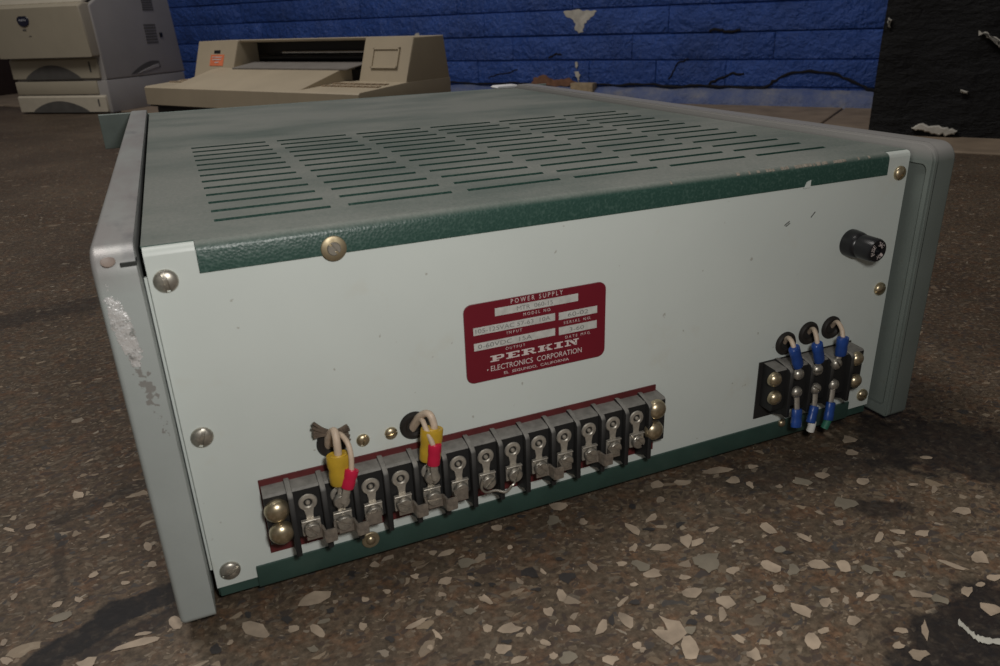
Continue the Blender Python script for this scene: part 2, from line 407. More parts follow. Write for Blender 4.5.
BASE = Vector((0, 0, 0))
def finish(name, bm, mats, parent, loc, angle=38):
    me = bpy.data.meshes.new(name); bm.to_mesh(me); bm.free()
    for m in (mats if isinstance(mats, (list, tuple)) else [mats]): me.materials.append(M[m] if isinstance(m, str) else m)
    for p in me.polygons: p.use_smooth = True
    me.set_sharp_from_angle(angle=math.radians(angle))
    o = bpy.data.objects.new(name, me); COL.objects.link(o)
    if parent: o.parent = parent
    o.location = loc
    return o
def obj(name, bm, mats, parent=None, origin=None, angle=38):
    """origin None: vertices are in place coordinates; otherwise they are relative to origin"""
    if origin is None:
        bmesh.ops.translate(bm, verts=bm.verts, vec=-BASE); loc = Vector((0, 0, 0))
        if parent is None: bmesh.ops.translate(bm, verts=bm.verts, vec=BASE)
    else: loc = Vector(origin) - BASE
    return finish(name, bm, mats, parent, loc, angle)
def again(o, origin, parent=None, roty=0):
    c = o.copy(); COL.objects.link(c); c.parent = parent or o.parent
    c.location = Vector(origin) - BASE; c.rotation_euler = (0, roty, 0)
    return c
def thing(name, label, cat, loc, rz=0, group=None):
    o = bpy.data.objects.new(name, None); COL.objects.link(o); o.empty_display_size = .05
    o.location = loc; o.rotation_euler = (0, 0, rz); tag(o, label, cat, group); return o
def tag(o, label, cat, group=None):
    o['label'] = label; o['category'] = cat
    if group: o['group'] = group
def structure(o): o['kind'] = 'structure'; return o
def text_into(bm, body, x0, z0, width, height, y, thick=0.00005, spacing=1.0, mi=0, rot=0.0):
    cu = bpy.data.curves.new('lettering', 'FONT'); cu.body = body; cu.size = 1; cu.space_character = spacing; cu.resolution_u = 3
    t = bpy.data.objects.new('lettering', cu); COL.objects.link(t)
    dg = bpy.context.evaluated_depsgraph_get(); me = bpy.data.meshes.new_from_object(t.evaluated_get(dg))
    bpy.data.objects.remove(t)
    xs = [v.co.x for v in me.vertices]; ys = [v.co.y for v in me.vertices]
    xa, xb, ya, yb = min(xs), max(xs), 0, max(ys)
    sub = bmesh.new(); sub.from_mesh(me)
    for v in sub.verts:
        v.co = Vector((x0 + (v.co.x - xa) / (xb - xa) * width, y, z0 + (v.co.y - ya) / (yb - ya) * height + rot * (v.co.x - xa) / (xb - xa) * width))
    bmesh.ops.recalc_face_normals(sub, faces=sub.faces)
    for f in sub.faces:
        if f.normal.y > 0: f.normal_flip()
        f.material_index = mi
    m2 = bpy.data.meshes.new('tmp'); sub.to_mesh(m2); sub.free(); bm.from_mesh(m2)
    bpy.data.meshes.remove(m2); bpy.data.meshes.remove(me); bpy.data.curves.remove(cu)

# screw heads (face -y)
def screw(r, h, slot=True, ang=0, washer=0, flat=False):
    bm = bmesh.new()
    prof = [(r, -.0002), (r, h * .18)]
    if flat:
        prof += [(r * .94, h * .8), (r * .82, h), (0, h)]
    else:
        for k in range(1, 7):
            a = PI / 2 * k / 6; prof.append((r * math.cos(a) if k < 6 else 0, h * .18 + h * .82 * math.sin(a)))
    lathe(bm, prof, 28)
    if slot:
        w = r * .17
        for s in (-w, w):
            bmesh.ops.bisect_plane(bm, geom=bm.verts[:] + bm.edges[:] + bm.faces[:], plane_co=(s, 0, 0), plane_no=(1, 0, 0))
        fs = [f for f in bm.faces if abs(f.calc_center_median().x) < w * .98 and f.calc_center_median().y < -h * .3]
        if fs:
            r_ = bmesh.ops.extrude_face_region(bm, geom=fs)
            bmesh.ops.delete(bm, geom=fs, context='FACES_ONLY') if False else None
            for v in r_['geom']:
                if isinstance(v, bmesh.types.BMVert): v.co.y += h * .6
            bmesh.ops.delete(bm, geom=fs, context='FACES')
        bmesh.ops.rotate(bm, verts=bm.verts, cent=(0, 0, 0), matrix=Matrix.Rotation(math.radians(ang), 3, 'Y'))
    if washer:
        lathe(bm, [(r * .5, -.0002), (washer, -.0002), (washer, .0007), (washer * .93, .0010), (r * .5, .0010)], 28, mi=1, close=True)
    bmesh.ops.recalc_face_normals(bm, faces=bm.faces)
    return bm

# ================================================================== THE SETTING
NV = Vector((.813, .582, 0)).normalized(); UV = Vector((NV.y, -NV.x, 0))     # into the wall / along it to the right
WALL = 2.2; PIL = 1.68
def frame_obj(name, bm, mats, dist, kind=True):
    """vertices as (u along the wall, depth behind its face, z)"""
    for v in bm.verts:
        v.co = UV * v.co.x + NV * (dist + v.co.y) + Vector((0, 0, v.co.z))
    o = finish(name, bm, mats, None, (0, 0, 0))
    return structure(o) if kind else o

def blob(bm, px, py, L, Wd, ang, mi, z, rough=.22, n=9, spike=0):
    vs = []
    ph = rnd.random() * 6
    for k in range(n):
        a = 2 * PI * k / n
        q = .95 + rough * 1.25 * (rnd.random() * 2 - 1) + .10 * math.sin(3 * a + ph)
        x = L / 2 * q * math.cos(a); y = Wd / 2 * q * math.sin(a)
        c, s = math.cos(math.radians(ang)), math.sin(math.radians(ang))
        p = on_floor(px + x * c - y * s, py + x * s + y * c)
        vs.append(bm.verts.new((p.x, p.y, z)))
    f = bm.faces.new(vs); f.material_index = mi
    f.normal_update()
    if f.normal.z < 0: f.normal_flip()
def poly(bm, pts, mi, z):
    vs = [bm.verts.new((*on_floor(*p).xy, z)) for p in pts]
    f = bm.faces.new(vs); f.material_index = mi; f.normal_update()
    if f.normal.z < 0: f.normal_flip()

bm = bmesh.new()
box(bm, -3.2, 3.2, -1.2, 6.6, -.06, 0)
CH = """78 495 14 9 0|31 527 14 5 -25|9 530 14 4 10|105 537 12 4 -15|148 547 9 9 0|152 565 12 6 -10|94 575 11 5 -30|125 583 10 4 -8|79 600 11 6 0|57 605 12 5 -30
14 597 11 5 -40|4 643 9 5 -50|6 661 16 9 0|140 643 54 9 -14|176 622 18 13 30|87 663 24 10 -10|144 634 18 4 -10|314 598 34 13 -20|257 631 32 13 20|318 632 18 10 45
293 629 12 7 -15|230 643 9 4 -30|374 565 10 6 0|335 602 6 4 0|363 627 9 8 0|365 600 9 6 0|447 553 20 6 -18|497 528 12 6 0|433 553 8 5 0|445 582 17 8 -8|486 600 15 7 30
509 629 27 11 -3|503 650 18 10 0|488 629 12 8 -30|415 625 24 6 -28|437 635 13 5 50|545 643 15 7 18|548 612 13 10 20|442 595 9 5 0|529 630 6 9 0|519 660 16 8 -20|554 657 8 7 0
439 613 9 7 0|510 548 6 5 0|543 572 8 4 45|430 648 6 5 0|519 581 10 5 40|387 592 8 5 0|415 577 9 6 0|559 506 20 9 0|633 530 20 8 30|634 548 10 7 -50|661 548 20 9 -3|687 541 14 12 45
697 543 15 8 -25|652 574 21 8 -5|685 578 13 6 0|693 593 22 9 -5|593 567 16 6 45|622 564 12 5 0|562 596 11 12 0|574 630 16 8 0|602 628 18 11 -60|627 622 22 11 40|622 603 16 4 -45
689 650 26 18 80|611 660 17 11 0|634 585 9 5 0|660 500 9 6 0|683 483 20 6 -5|657 485 14 8 0|652 518 14 7 -30|712 530 14 6 -15|583 522 9 6 0|712 472 24 5 0|651 607 7 5 0|694 613 7 6 0
709 619 8 7 0|643 650 7 6 0|553 656 7 6 0|637 646 9 9 0|770 530 20 9 25|804 538 18 5 25|839 523 11 7 0|717 471 28 7 -5|734 480 15 8 0|750 485 10 5 35|822 476 17 7 0|801 483 18 6 10
770 567 22 12 25|819 565 22 10 15|844 566 15 13 40|732 571 14 8 0|779 589 10 11 -50|801 610 25 10 25|825 603 13 11 30|834 591 9 6 0|853 621 16 10 0|812 641 21 17 50|824 631 13 7 -10
739 639 15 6 30|754 655 16 12 0|712 530 8 5 0|819 513 10 3 20|739 542 10 4 0|779 487 8 4 0|779 634 7 6 0|752 467 12 5 0|849 440 16 8 0|851 453 14 6 0|962 511 20 8 0|934 490 7 8 0
923 534 14 8 0|897 532 19 5 8|879 538 12 8 -60|980 559 19 13 0|953 566 32 4 20|993 578 16 7 0|980 585 13 5 0|967 592 11 11 0|872 599 15 7 -25|860 595 9 7 0|921 595 26 7 10|925 631 20 7 80
901 631 16 6 0|918 655 20 12 0|898 646 13 7 0|914 485 12 3 0|862 482 14 7 0|926 458 13 4 0|926 458 8 3 0|726 603 20 12 10|722 616 9 16 0|991 610 22 12 20""".replace('\n', '|').split('|')
DULL = """62 617 26 7 -20|467 563 18 11 0|706 562 24 18 0|568 658 20 12 0|709 565 20 13 0|792 571 12 15 0|844 503 24 9 8|801 482 20 7 5|313 650 11 7 0|324 622 16 6 -15|553 521 12 9 0|555 521 11 6 0
849 505 16 10 0|640 566 18 9 20|760 600 16 8 -10|870 570 18 8 10|900 575 14 7 0|940 600 20 8 15|470 612 12 7 0|690 630 14 8 0|720 590 12 7 0|780 550 12 6 0""".replace('\n', '|').split('|')
DARK = """330 611 10 6 0|248 615 8 7 0|287 621 11 8 0|216 649 13 10 0|373 608 8 5 0|531 574 18 11 0|507 642 10 5 0|537 590 12 4 0|567 578 17 11 0|692 623 10 7 0|510 529 10 4 0|522 517 9 4 0
478 585 7 5 0|492 585 8 4 0|470 575 6 4 0|632 507 9 6 0|680 525 12 5 -20|650 530 12 4 0|635 602 10 6 0|612 620 6 12 0|788 553 10 4 0|560 560 9 4 0|390 640 10 6 0|478 663 10 6 0|352 575 9 6 0""".replace('\n', '|').split('|')
zz = .0003
for src, mi in ((CH, 1), (DULL, 2), (DARK, 3)):
    for s in src:
        a = [float(q) for q in s.split()]
        blob(bm, *a, mi, zz, .2 if mi == 1 else .28); zz += .0000012
poly(bm, [(658.6, 616), (668, 620), (679.6, 622), (684, 629), (687, 634), (680, 641), (672, 646), (661.6, 640), (656, 635), (651, 629.7), (659, 630.5), (667.6, 631), (664, 623)], 1, .0005)
# tar stains and the dried paint run at the right
def ragged(pts, mi, z, jit=3.0):
    out = []
    for (a, b) in zip(pts, pts[1:] + pts[:1]):
        for k in range(4):
            t = k / 4
            out.append((a[0] + (b[0] - a[0]) * t + rnd.uniform(-jit, jit), a[1] + (b[1] - a[1]) * t + rnd.uniform(-jit, jit) * .7))
    poly(bm, out, mi, z)
def smear(pts, w, mi, z):
    top = []; bot = []
    for i in range(len(pts) - 1):
        for k in range(5):
            t = k / 5; x = pts[i][0] + (pts[i + 1][0] - pts[i][0]) * t; y = pts[i][1] + (pts[i + 1][1] - pts[i][1]) * t
            ww = w * rnd.uniform(.55, 1.25)
            top.append((x + rnd.uniform(-.4, .4), y - ww)); bot.append((x + rnd.uniform(-.4, .4), y + ww))
    poly(bm, top + bot[::-1], mi, z)
smear([(958, 623), (963, 627), (969, 633), (976, 639), (986, 642), (1002, 643), (1014, 645)], 3.2, 5, .0008)
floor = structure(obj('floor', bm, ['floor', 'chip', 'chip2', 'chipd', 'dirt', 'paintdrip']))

# border of the floor along the wall
bm = bmesh.new()
for k in range(14):
    u0 = -5.0 + k * .62
    box(bm, u0 + .002, u0 + .618, 0, .75, -.03, .004, .003, 1)
frame_obj('trim_1', bm, 'border', 1.5)

# brick wall: every brick a bevelled block in one mesh
bm = bmesh.new()
ZC = [.052] + [.052 + .0767 * k for k in range(1, 16)]
for r, z0 in enumerate(ZC):
    u = -5.2 + (.11 if r % 2 else 0)
    while u < .75:
        L = rnd.choice((.22, .44, .44, .66)) + rnd.uniform(-.01, .01)
        d = rnd.uniform(-.0012, .0012)
        vs = box(bm, u + .0002, u + L - .0002, d, .06, z0 + .0022 + rnd.uniform(-.0016, .0012), z0 + .0767 - .0022 + rnd.uniform(-.001, .001), .0032, 2, 0)
        u += L
box(bm, -5.2, .8, .0055, .12, 0, ZC[-1] + .0767, 0, 1, 0)                      # mortar bed
# rough grouted foot of the wall
n = 120; last = None
rows = []
for k in range(n + 1):
    uu = -5.2 + 6.0 * k / n
    j = lambda s: rnd.uniform(-s, s)
    rows.append([bm.verts.new(p) for p in ((uu, .02, .050 + j(.003)), (uu, .0 + j(.004), .046 + j(.004)), (uu, -.022 + j(.004), .034 + j(.004)), (uu, -.030 + j(.003), .012 + j(.003)), (uu, -.034, 0))])
for a, b in zip(rows, rows[1:]):
    for i in range(4):
        f = bm.faces.new((a[i], b[i], b[i + 1], a[i + 1])); f.material_index = 1
def jag(pts, k=5, j=.0035):
    out = []
    for a, b in zip(pts, pts[1:] + pts[:1]):
        L = math.hypot(b[0] - a[0], b[1] - a[1])
        for i in range(k):
            t = i / k; q = min(j, L * .12)
            out.append((a[0] + (b[0] - a[0]) * t + rnd.uniform(-q, q), a[1] + (b[1] - a[1]) * t + rnd.uniform(-q, q)))
    return out
def wall_patch(pts, mi, d=-.0025, th=.006):
    pts = jag(pts)
    prism(bm, pts, 'y', d, d + th, 0, 1, mi)
wall_patch([(-.916, .264), (-.889, .252), (-.879, .240), (-.884, .226), (-.866, .213), (-.852, .215), (-.850, .238), (-.838, .246), (-.812, .272), (-.803, .279), (-.86, .281), (-.924, .278)], 2)
wall_patch([(-.879, .125), (-.872, .125), (-.870, .112), (-.877, .100)], 2, -.0035)
wall_patch([(-.882, .094), (-.868, .095), (-.862, .083), (-.868, .060), (-.873, .075)], 2, -.0035)
wall_patch([(-1.53, .222), (-1.512, .226), (-1.505, .208), (-1.513, .190), (-1.525, .2)], 2, -.0035)
wall_patch([(-1.05, .052), (-1.03, .075), (-.99, .082), (-.95, .066), (-.90, .072), (-.865, .055), (-.93, .047)], 3, -.006)
# cracks along the foot and the curved one at the right
def crack(pts, r=.0045):
    fine = []
    for (a, b) in zip(pts, pts[1:]):
        for k in range(4): fine.append((a[0] + (b[0] - a[0]) * k / 4 + rnd.uniform(-.003, .003), a[1] + (b[1] - a[1]) * k / 4 + rnd.uniform(-.0028, .0028)))
    pts = fine + [pts[-1]]
    tube(bm, [(u, .0005, z) for u, z in pts], lambda t: .7 * r * (.7 + .5 * abs(math.sin(t * 41))), 6, 2, 4)
crack([(-.74, .053), (-.64, .056), (-.52, .052), (-.46, .056), (-.40, .052), (-.30, .050), (-.262, .052), (-.245, .066), (-.21, .087), (-.15, .097), (-.093, .093), (-.045, .078), (0, .056), (.04, .042), (.10, .04)], .0055)
crack([(-.43, .060), (-.40, .078), (-.36, .090), (-.33, .091)], .005)
crack([(-1.5, .055), (-1.3, .053), (-1.12, .056), (-1.03, .052), (-.9, .056), (-.74, .053)], .004)
crack([(-1.22, .07), (-1.19, .082), (-1.15, .086), (-1.10, .10)], .003)
crack([(-.44, .21), (-.41, .213), (-.385, .205), (-.35, .21)], .006)
crack([(-.56, .075), (-.545, .1), (-.535, .12), (-.50, .133)], .003)
crack([(-.98, .135), (-.955, .148), (-.93, .146)], .004)
wall = frame_obj('wall_back', bm, ['brick', 'plinth', 'plaster', 'rawbrick', 'crack'], WALL)

# black pilaster at the right end of the blue wall
bm = bmesh.new()
U0 = .080
ny, nz = 44, 26
def pil_d(): return rnd.uniform(-.008, .008)
g = [[bm.verts.new((U0 + 1.3 * i / ny + (rnd.uniform(-.004, .004) if i else 0), pil_d(), 1.30 * j / nz)) for j in range(nz + 1)] for i in range(ny + 1)]
side = [bm.verts.new((U0, WALL - PIL + .05, 1.30 * j / nz)) for j in range(nz + 1)]
for i in range(ny):
    for j in range(nz): bm.faces.new((g[i][j], g[i + 1][j], g[i + 1][j + 1], g[i][j + 1]))
for j in range(nz): bm.faces.new((side[j], g[0][j], g[0][j + 1], side[j + 1]))
bmesh.ops.recalc_face_normals(bm, faces=bm.faces)
def pil_patch(pts, mi=1, d=-.011): pts = jag(pts, 4, .006); prism(bm, pts, 'y', d, d + .02, .002, 1, mi)
def pil_uv(px, py):
    d = RX * ((px - 500) / F) + RY * ((py - 333) / F) + RZ
    t = (PIL - CAM.dot(NV)) / d.dot(NV); p = CAM + d * t
    return (p.dot(UV), p.z)
def patch_px(q, mi=1, d=-.011): pil_patch([pil_uv(*p) for p in q], mi, d)
patch_px([(912, 128), (918, 124), (936, 126), (948, 127), (957, 131), (953, 135), (938, 134), (925, 132)])
patch_px([(979, 32), (996, 36), (1001, 40), (1000, 48), (997, 41), (985, 35)])
patch_px([(960, 90), (968, 91.5), (967, 93.5), (961, 92)])
patch_px([(889, 17), (891.5, 20), (890.5, 28), (888.3, 26)])
pil = frame_obj('wall_right', bm, ['blackwall', 'plaster'], PIL)

# ================================================================== THE POWER SUPPLY
BASE = Vector((.21, .28, 0))
psu = thing('power_supply', 'grey-green metal power supply chassis with maroon nameplate and terminal strips, standing on the floor', 'power supply', BASE)
ZT = .1815

# lower chassis: open tray with its green rear lip
bm = bmesh.new()
T = .0015
box(bm, .001, .419, .0022, .575, .006, .0075)
box(bm, .001, .001 + T, .0022, .575, .0075, .179); box(bm, .419 - T, .419, .0022, .575, .0075, .179)
box(bm, .001 + T, .419 - T, .5735, .575, .0075, .179)
box(bm, .0015, .4185, .0005, .0022, .006, .0125, .0004, 1)
chassis = obj('chassis', bm, 'green', psu)
bm = bmesh.new()
prism(bm, [(.0006, .0060), (.0006, .0184), (-.0012, .0184), (-.0012, .0075), (-.0004, .0060)], 'x', .0197, .4013)
obj('bottom_lip', bm, 'green', psu)

# louvred top cover
bm = bmesh.new()
sx = [(.0303 + .0606 * k, .0303 + .0606 * k + .0522) for k in range(6)]
sy = [(.0320 + .0203 * k, .0320 + .0203 * k + .0023) for k in range(13)]
X = sorted({0.0004, .0205, .4018, .4196, *[a for s in sx for a in s]})
Y = sorted({.0035, .576, *[a for s in sy for a in s]})
vd = {}
def V(x, y, z):
    k = (round(x, 6), round(y, 6), round(z, 6))
    if k not in vd: vd[k] = bm.verts.new((x, y, z))
    return vd[k]
def zc(x, y):                                    # each louvre's near edge is pressed up a little
    for a, b in sy:
        if abs(y - b) < 1e-6 and any(p - 1e-6 <= x <= q + 1e-6 for p, q in sx): return ZT + .0006
    return ZT
for xa, xb in zip(X, X[1:]):
    for ya, yb in zip(Y, Y[1:]):
        if any(abs(xa - p) < 1e-6 for p, q in sx) and any(abs(ya - p) < 1e-6 for p, q in sy): continue
        bm.faces.new((V(xa, ya, zc(xa, ya)), V(xb, ya, zc(xb, ya)), V(xb, yb, zc(xb, yb)), V(xa, yb, zc(xa, yb))))
lip = [(.0035, ZT), (.0018, ZT - .0003), (.0004, ZT - .0010), (-.0006, ZT - .0022), (-.0011, ZT - .0038), (-.0012, .1686)]
XL = [x for x in X if .0204 < x < .4019]
for xa, xb in zip(XL, XL[1:]):
    for (y0, z0), (y1, z1) in zip(lip, lip[1:]):
        bm.faces.new((V(xa, y1, z1), V(xb, y1, z1), V(xb, y0, z0), V(xa, y0, z0)))
bmesh.ops.recalc_face_normals(bm, faces=bm.faces)
if sum(f.normal.z for f in bm.faces) < 0: bmesh.ops.reverse_faces(bm, faces=bm.faces)
bmesh.ops.solidify(bm, geom=bm.faces[:], thickness=.0011)
# worn spot and notch in the lip near the right end
pts = [on_panel(*q, -.0013) for q in ((804, 188.5), (810, 187.5), (811, 180), (807, 182))]
prism(bm, [(p.x, p.z) for p in pts], 'y', -.0016, -.0010, 0, 1, 1)
x = .300
while x < .372:
    w = rnd.uniform(.0008, .0034); zt = rnd.uniform(.0002, .0007); za_ = rnd.uniform(.0003, .0008)
    prism(bm, [(.0010, ZT - za_), (.0002, ZT - .0009), (-.00055, ZT - .0014 - zt), (-.0003, ZT - .0018 - zt), (.0012, ZT - .0014)], 'x', x, x + w, 0, 1, 2)
    x += w + rnd.choice((.0003, .0006, .0012, .0045))
for (x, w) in ((.292, .002), (.378, .001), (.386, .0012), (.250, .001)):
    prism(bm, [(.0010, ZT - .0005), (.0002, ZT - .0009), (-.00055, ZT - .0017), (-.0003, ZT - .0020), (.0012, ZT - .0014)], 'x', x, x + w, 0, 1, 2)
obj('top_cover', bm, ['green_dust', 'panel', 'worn'], psu)

# rear panel with its rolled top tabs and side flanges
bm = bmesh.new()
prism(bm, [(.0008, .0119), (.4196, .0119), (.4196, ZT - .0035), (.0008, ZT - .0035)], 'y', 0, .0015)
for xa, xb in ((.0008, .0203), (.4020, .4196)):
    prism(bm, [(0, ZT - .0035), (.0003, ZT - .0020), (.0012, ZT - .0009), (.0026, ZT - .0004), (.0045, ZT - .0003), (.0045, ZT - .0016), (.003, ZT - .0018), (.0015, ZT - .0035)], 'x', xa, xb)
prism(bm, [(.0023, .0215), (.0040, .0215), (.0040, ZT - .0125), (.0023, ZT - .0125)], 'x', -.0009, .0030, .0004)
# small scratches in the enamel
for (x0, z0, x1, z1) in ((.3290, .1475, .3325, .1496), (.3300, .1468, .3330, .1485), (.3480, .1498, .3508, .1528)):
    d = Vector((x1 - x0, 0, z1 - z0)).normalized(); q = Vector((-d.z, 0, d.x)) * .00028
    a = Vector((x0, 0, z0)); b = Vector((x1, 0, z1))
    prism(bm, [((a + q).x, (a + q).z), ((a - q).x, (a - q).z), ((b - q).x, (b - q).z), ((b + q).x, (b + q).z)], 'y', -.00006, .0002, 0, 1, 1)
panel = obj('rear_panel', bm, ['panel', 'rubber'], psu)

# side rails
def rail(x0, x1, inner, mat):
    bm = bmesh.new()
    def rr4(y0, y1, z0, z1, rt, rb):
        out = []
        for cy, cz, r, a0 in ((y1 - rb, z0 + rb, rb, -PI / 2), (y1 - rt, z1 - rt, rt, 0), (y0 + rt, z1 - rt, rt, PI / 2), (y0 + rb, z0 + rb, rb, PI)):
            for k in range(9):
                q = a0 + PI / 2 * k / 8; out.append((cy + r * math.cos(q), cz + r * math.sin(q)))
        return out
    pts = rr4(-.015, .576, .0078, .1862, .0105, .0035)
    a, b = (x0, x1) if inner > 0 else (x0 + .0032, x1)
    prism(bm, pts, 'x', a, b)
    oe = [e for e in bm.edges if all(abs(v.co.x - (a if inner > 0 else b)) < 1e-6 for v in e.verts)]
    bmesh.ops.bevel(bm, geom=oe, offset=.0022, segments=3, affect='EDGES', profile=.5)
    if inner > 0: return obj('side_rail', bm, mat, psu)
    # raised border round the inner face
    c, d = (b - .0004, x1) if inner > 0 else (x0, a + .0004)
    o_ = rr4(-.015, .576, .0078, .1862, .0105, .0035); i_ = rr4(-.0110, .5720, .0150, .1742, .0040, .004)
    A = [[bm.verts.new((xx, *q)) for q in p] for xx in (c, d) for p in (o_, i_)]
    n = len(o_); fs = []
    for k in range(n):
        k2 = (k + 1) % n
        fs += [bm.faces.new((A[0][k], A[0][k2], A[2][k2], A[2][k])), bm.faces.new((A[1][k], A[1][k2], A[3][k2], A[3][k])),
               bm.faces.new((A[0][k], A[0][k2], A[1][k2], A[1][k])), bm.faces.new((A[2][k], A[2][k2], A[3][k2], A[3][k]))]
    bmesh.ops.recalc_face_normals(bm, faces=fs)
    es = [e for e in bm.edges if len(e.link_faces) == 2 and all(f in set(fs) for f in e.link_faces) and
          abs(e.verts[0].co.x - (d if inner > 0 else c)) < 1e-6 and abs(e.verts[1].co.x - (d if inner > 0 else c)) < 1e-6 and
          any(v in A[2] + A[0] for v in e.verts) and all(v in A[2] + A[0] for v in e.verts)]
    if es: bmesh.ops.bevel(bm, geom=es, offset=.0012, segments=2, affect='EDGES')
    return obj('side_rail', bm, mat, psu)
rl = rail(-.0166, -.0012, 1, 'rail_l'); rl['label'] = 'left side rail with a bare metal scuff near its top corner'
bm = bmesh.new(); lathe(bm, [(.0026, -.0003), (.0026, .0002), (.0020, .0004), (0, .0004)], 18, Matrix.Rotation(math.radians(-55), 4, 'X'))
rv = obj('rivet', bm, 'rivet', rl, (-.0105, -.0135, .1815))
bm = bmesh.new(); box(bm, -.0065, -.0008, -.0153, -.008, .1792, .1806)
obj('seam', bm, 'inside', rl)
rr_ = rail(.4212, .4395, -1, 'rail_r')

# front panel at the far end, its rack ear showing past the left rail
bm = bmesh.new()
prism(bm, [(-.0012, .0105), (.4212, .0105), (.4212, .1816), (-.0012, .1816)], 'y', .5775, .5815, .0006, 1)
fp = obj('front_panel', bm, 'frontplate', psu)
bm = bmesh.new()
prism(bm, [(-.0480, .1490), (-.0012, .1490), (-.0012, .1836), (-.0480, .1836)], 'y', .5772, .5818, .0006, 1)
obj('rack_ear', bm, 'frontplate', fp)
bm = bmesh.new()
prism(bm, [(.4212, .1490), (.4660, .1490), (.4660, .1836), (.4212, .1836)], 'y', .5772, .5818, .0006, 1)
obj('rack_ear', bm, 'frontplate', fp)

# panel screws
a = obj('panel_screw', screw(.0049, .0026, True, -8), 'nickel', psu, (.0072, 0, .1671))
again(a, (.0082, 0, .0940), roty=math.radians(25)); 
again(a, (.0080, 0, .0204), roty=math.radians(70))
a2 = obj('panel_screw', screw(.0043, .0032, True, 25), 'brass', psu, (.4127, 0, .1685))
again(a2, (.4125, 0, .0958), roty=math.radians(40)); again(a2, (.4130, 0, .0205), roty=math.radians(80))
obj('cover_screw', screw(.0032, .0016, True, -35, washer=.0056, flat=True), ['nickel', 'washer'], psu, (.0756, -.0012, .1712))
b1 = obj('small_screw', screw(.0033, .0021, True, 20), 'brass', psu, (.0786, 0, .0739)); again(b1, (.0927, 0, .0741), roty=math.radians(60))
obj('lip_screw', screw(.0027, .0024, False, 0, washer=.0046), ['brass', 'washer'], psu, (.0763, -.0012, .0163))
obj('lip_screw', screw(.0026, .0024, False, 0), 'brass', psu, (.3441, -.0012, .0170))

# rubber feet
bm = bmesh.new(); box(bm, -.011, .011, -.011, .011, 0, .0062, .0012)
ft = obj('rubber_foot', bm, 'rubber', psu, (.03, .04, 0))
for q in ((.39, .04, 0), (.03, .53, 0), (.39, .53, 0)): again(ft, q)

# nameplate
PX, PZ = .1337, .0915
bm = bmesh.new()
prism(bm, [(PX + x, PZ + z) for x, z in rrect(0, .0791, 0, .0421, .0042, 6)], 'y', -.0010, .0002, .0002, 1)
plate = obj('nameplate', bm, 'plate', psu)
fields = [(.0162, .0343, .0625, .0384), (.0044, .0260, .0492, .0300), (.0514, .0257, .0738, .0297), (.0044, .0177, .0492, .0217), (.0514, .0173, .0737, .0216)]
words = [('MTR  060-15', .028, .0365), ('105-125VAC 57-63  10A', .0055, .0465), ('60-02', .0565, .0685), ('0-60VDC  15A', .0065, .0360), ('3-60', .0575, .0660)]
for (xa, za, xb, zb), (w, wa, wb) in zip(fields, words):
    bm = bmesh.new()
    prism(bm, [(PX + xa, PZ + za), (PX + xb, PZ + za), (PX + xb, PZ + zb), (PX + xa, PZ + zb)], 'y', -.00125, -.0009)
    if w == 'MTR  060-15': wb = .0480
    text_into(bm, w, PX + wa, PZ + za + .0009, wb - wa, .0023, -.00130, mi=1)
    obj('data_field', bm, ['etch', 'stamp'], plate)
bm = bmesh.new()
def T_(s, x0, x1, z, h): text_into(bm, s, PX + x0, PZ + z, x1 - x0, h, -.00112)
T_('P O W E R   S U P P L Y', .0249, .0537, .0394, .0024)
T_('M O D E L   N O.', .0316, .0470, .0317, .0016)
T_('I N P U T', .0223, .0306, .0236, .0015)
T_('S E R I A L   N O.', .0543, .0702, .0229, .0015)
T_('O U T P U T', .0214, .0321, .0151, .0015)
T_('D A T E   M F G.', .0552, .0700, .0146, .0015)
T_('ELECTRONICS  CORPORATION', .0129, .0649, .0050, .0029)
T_('EL  SEGUNDO,  CALIFORNIA', .0200, .0573, .0019, .0015)
T_('.', .0108, .0115, .0058, .0007)
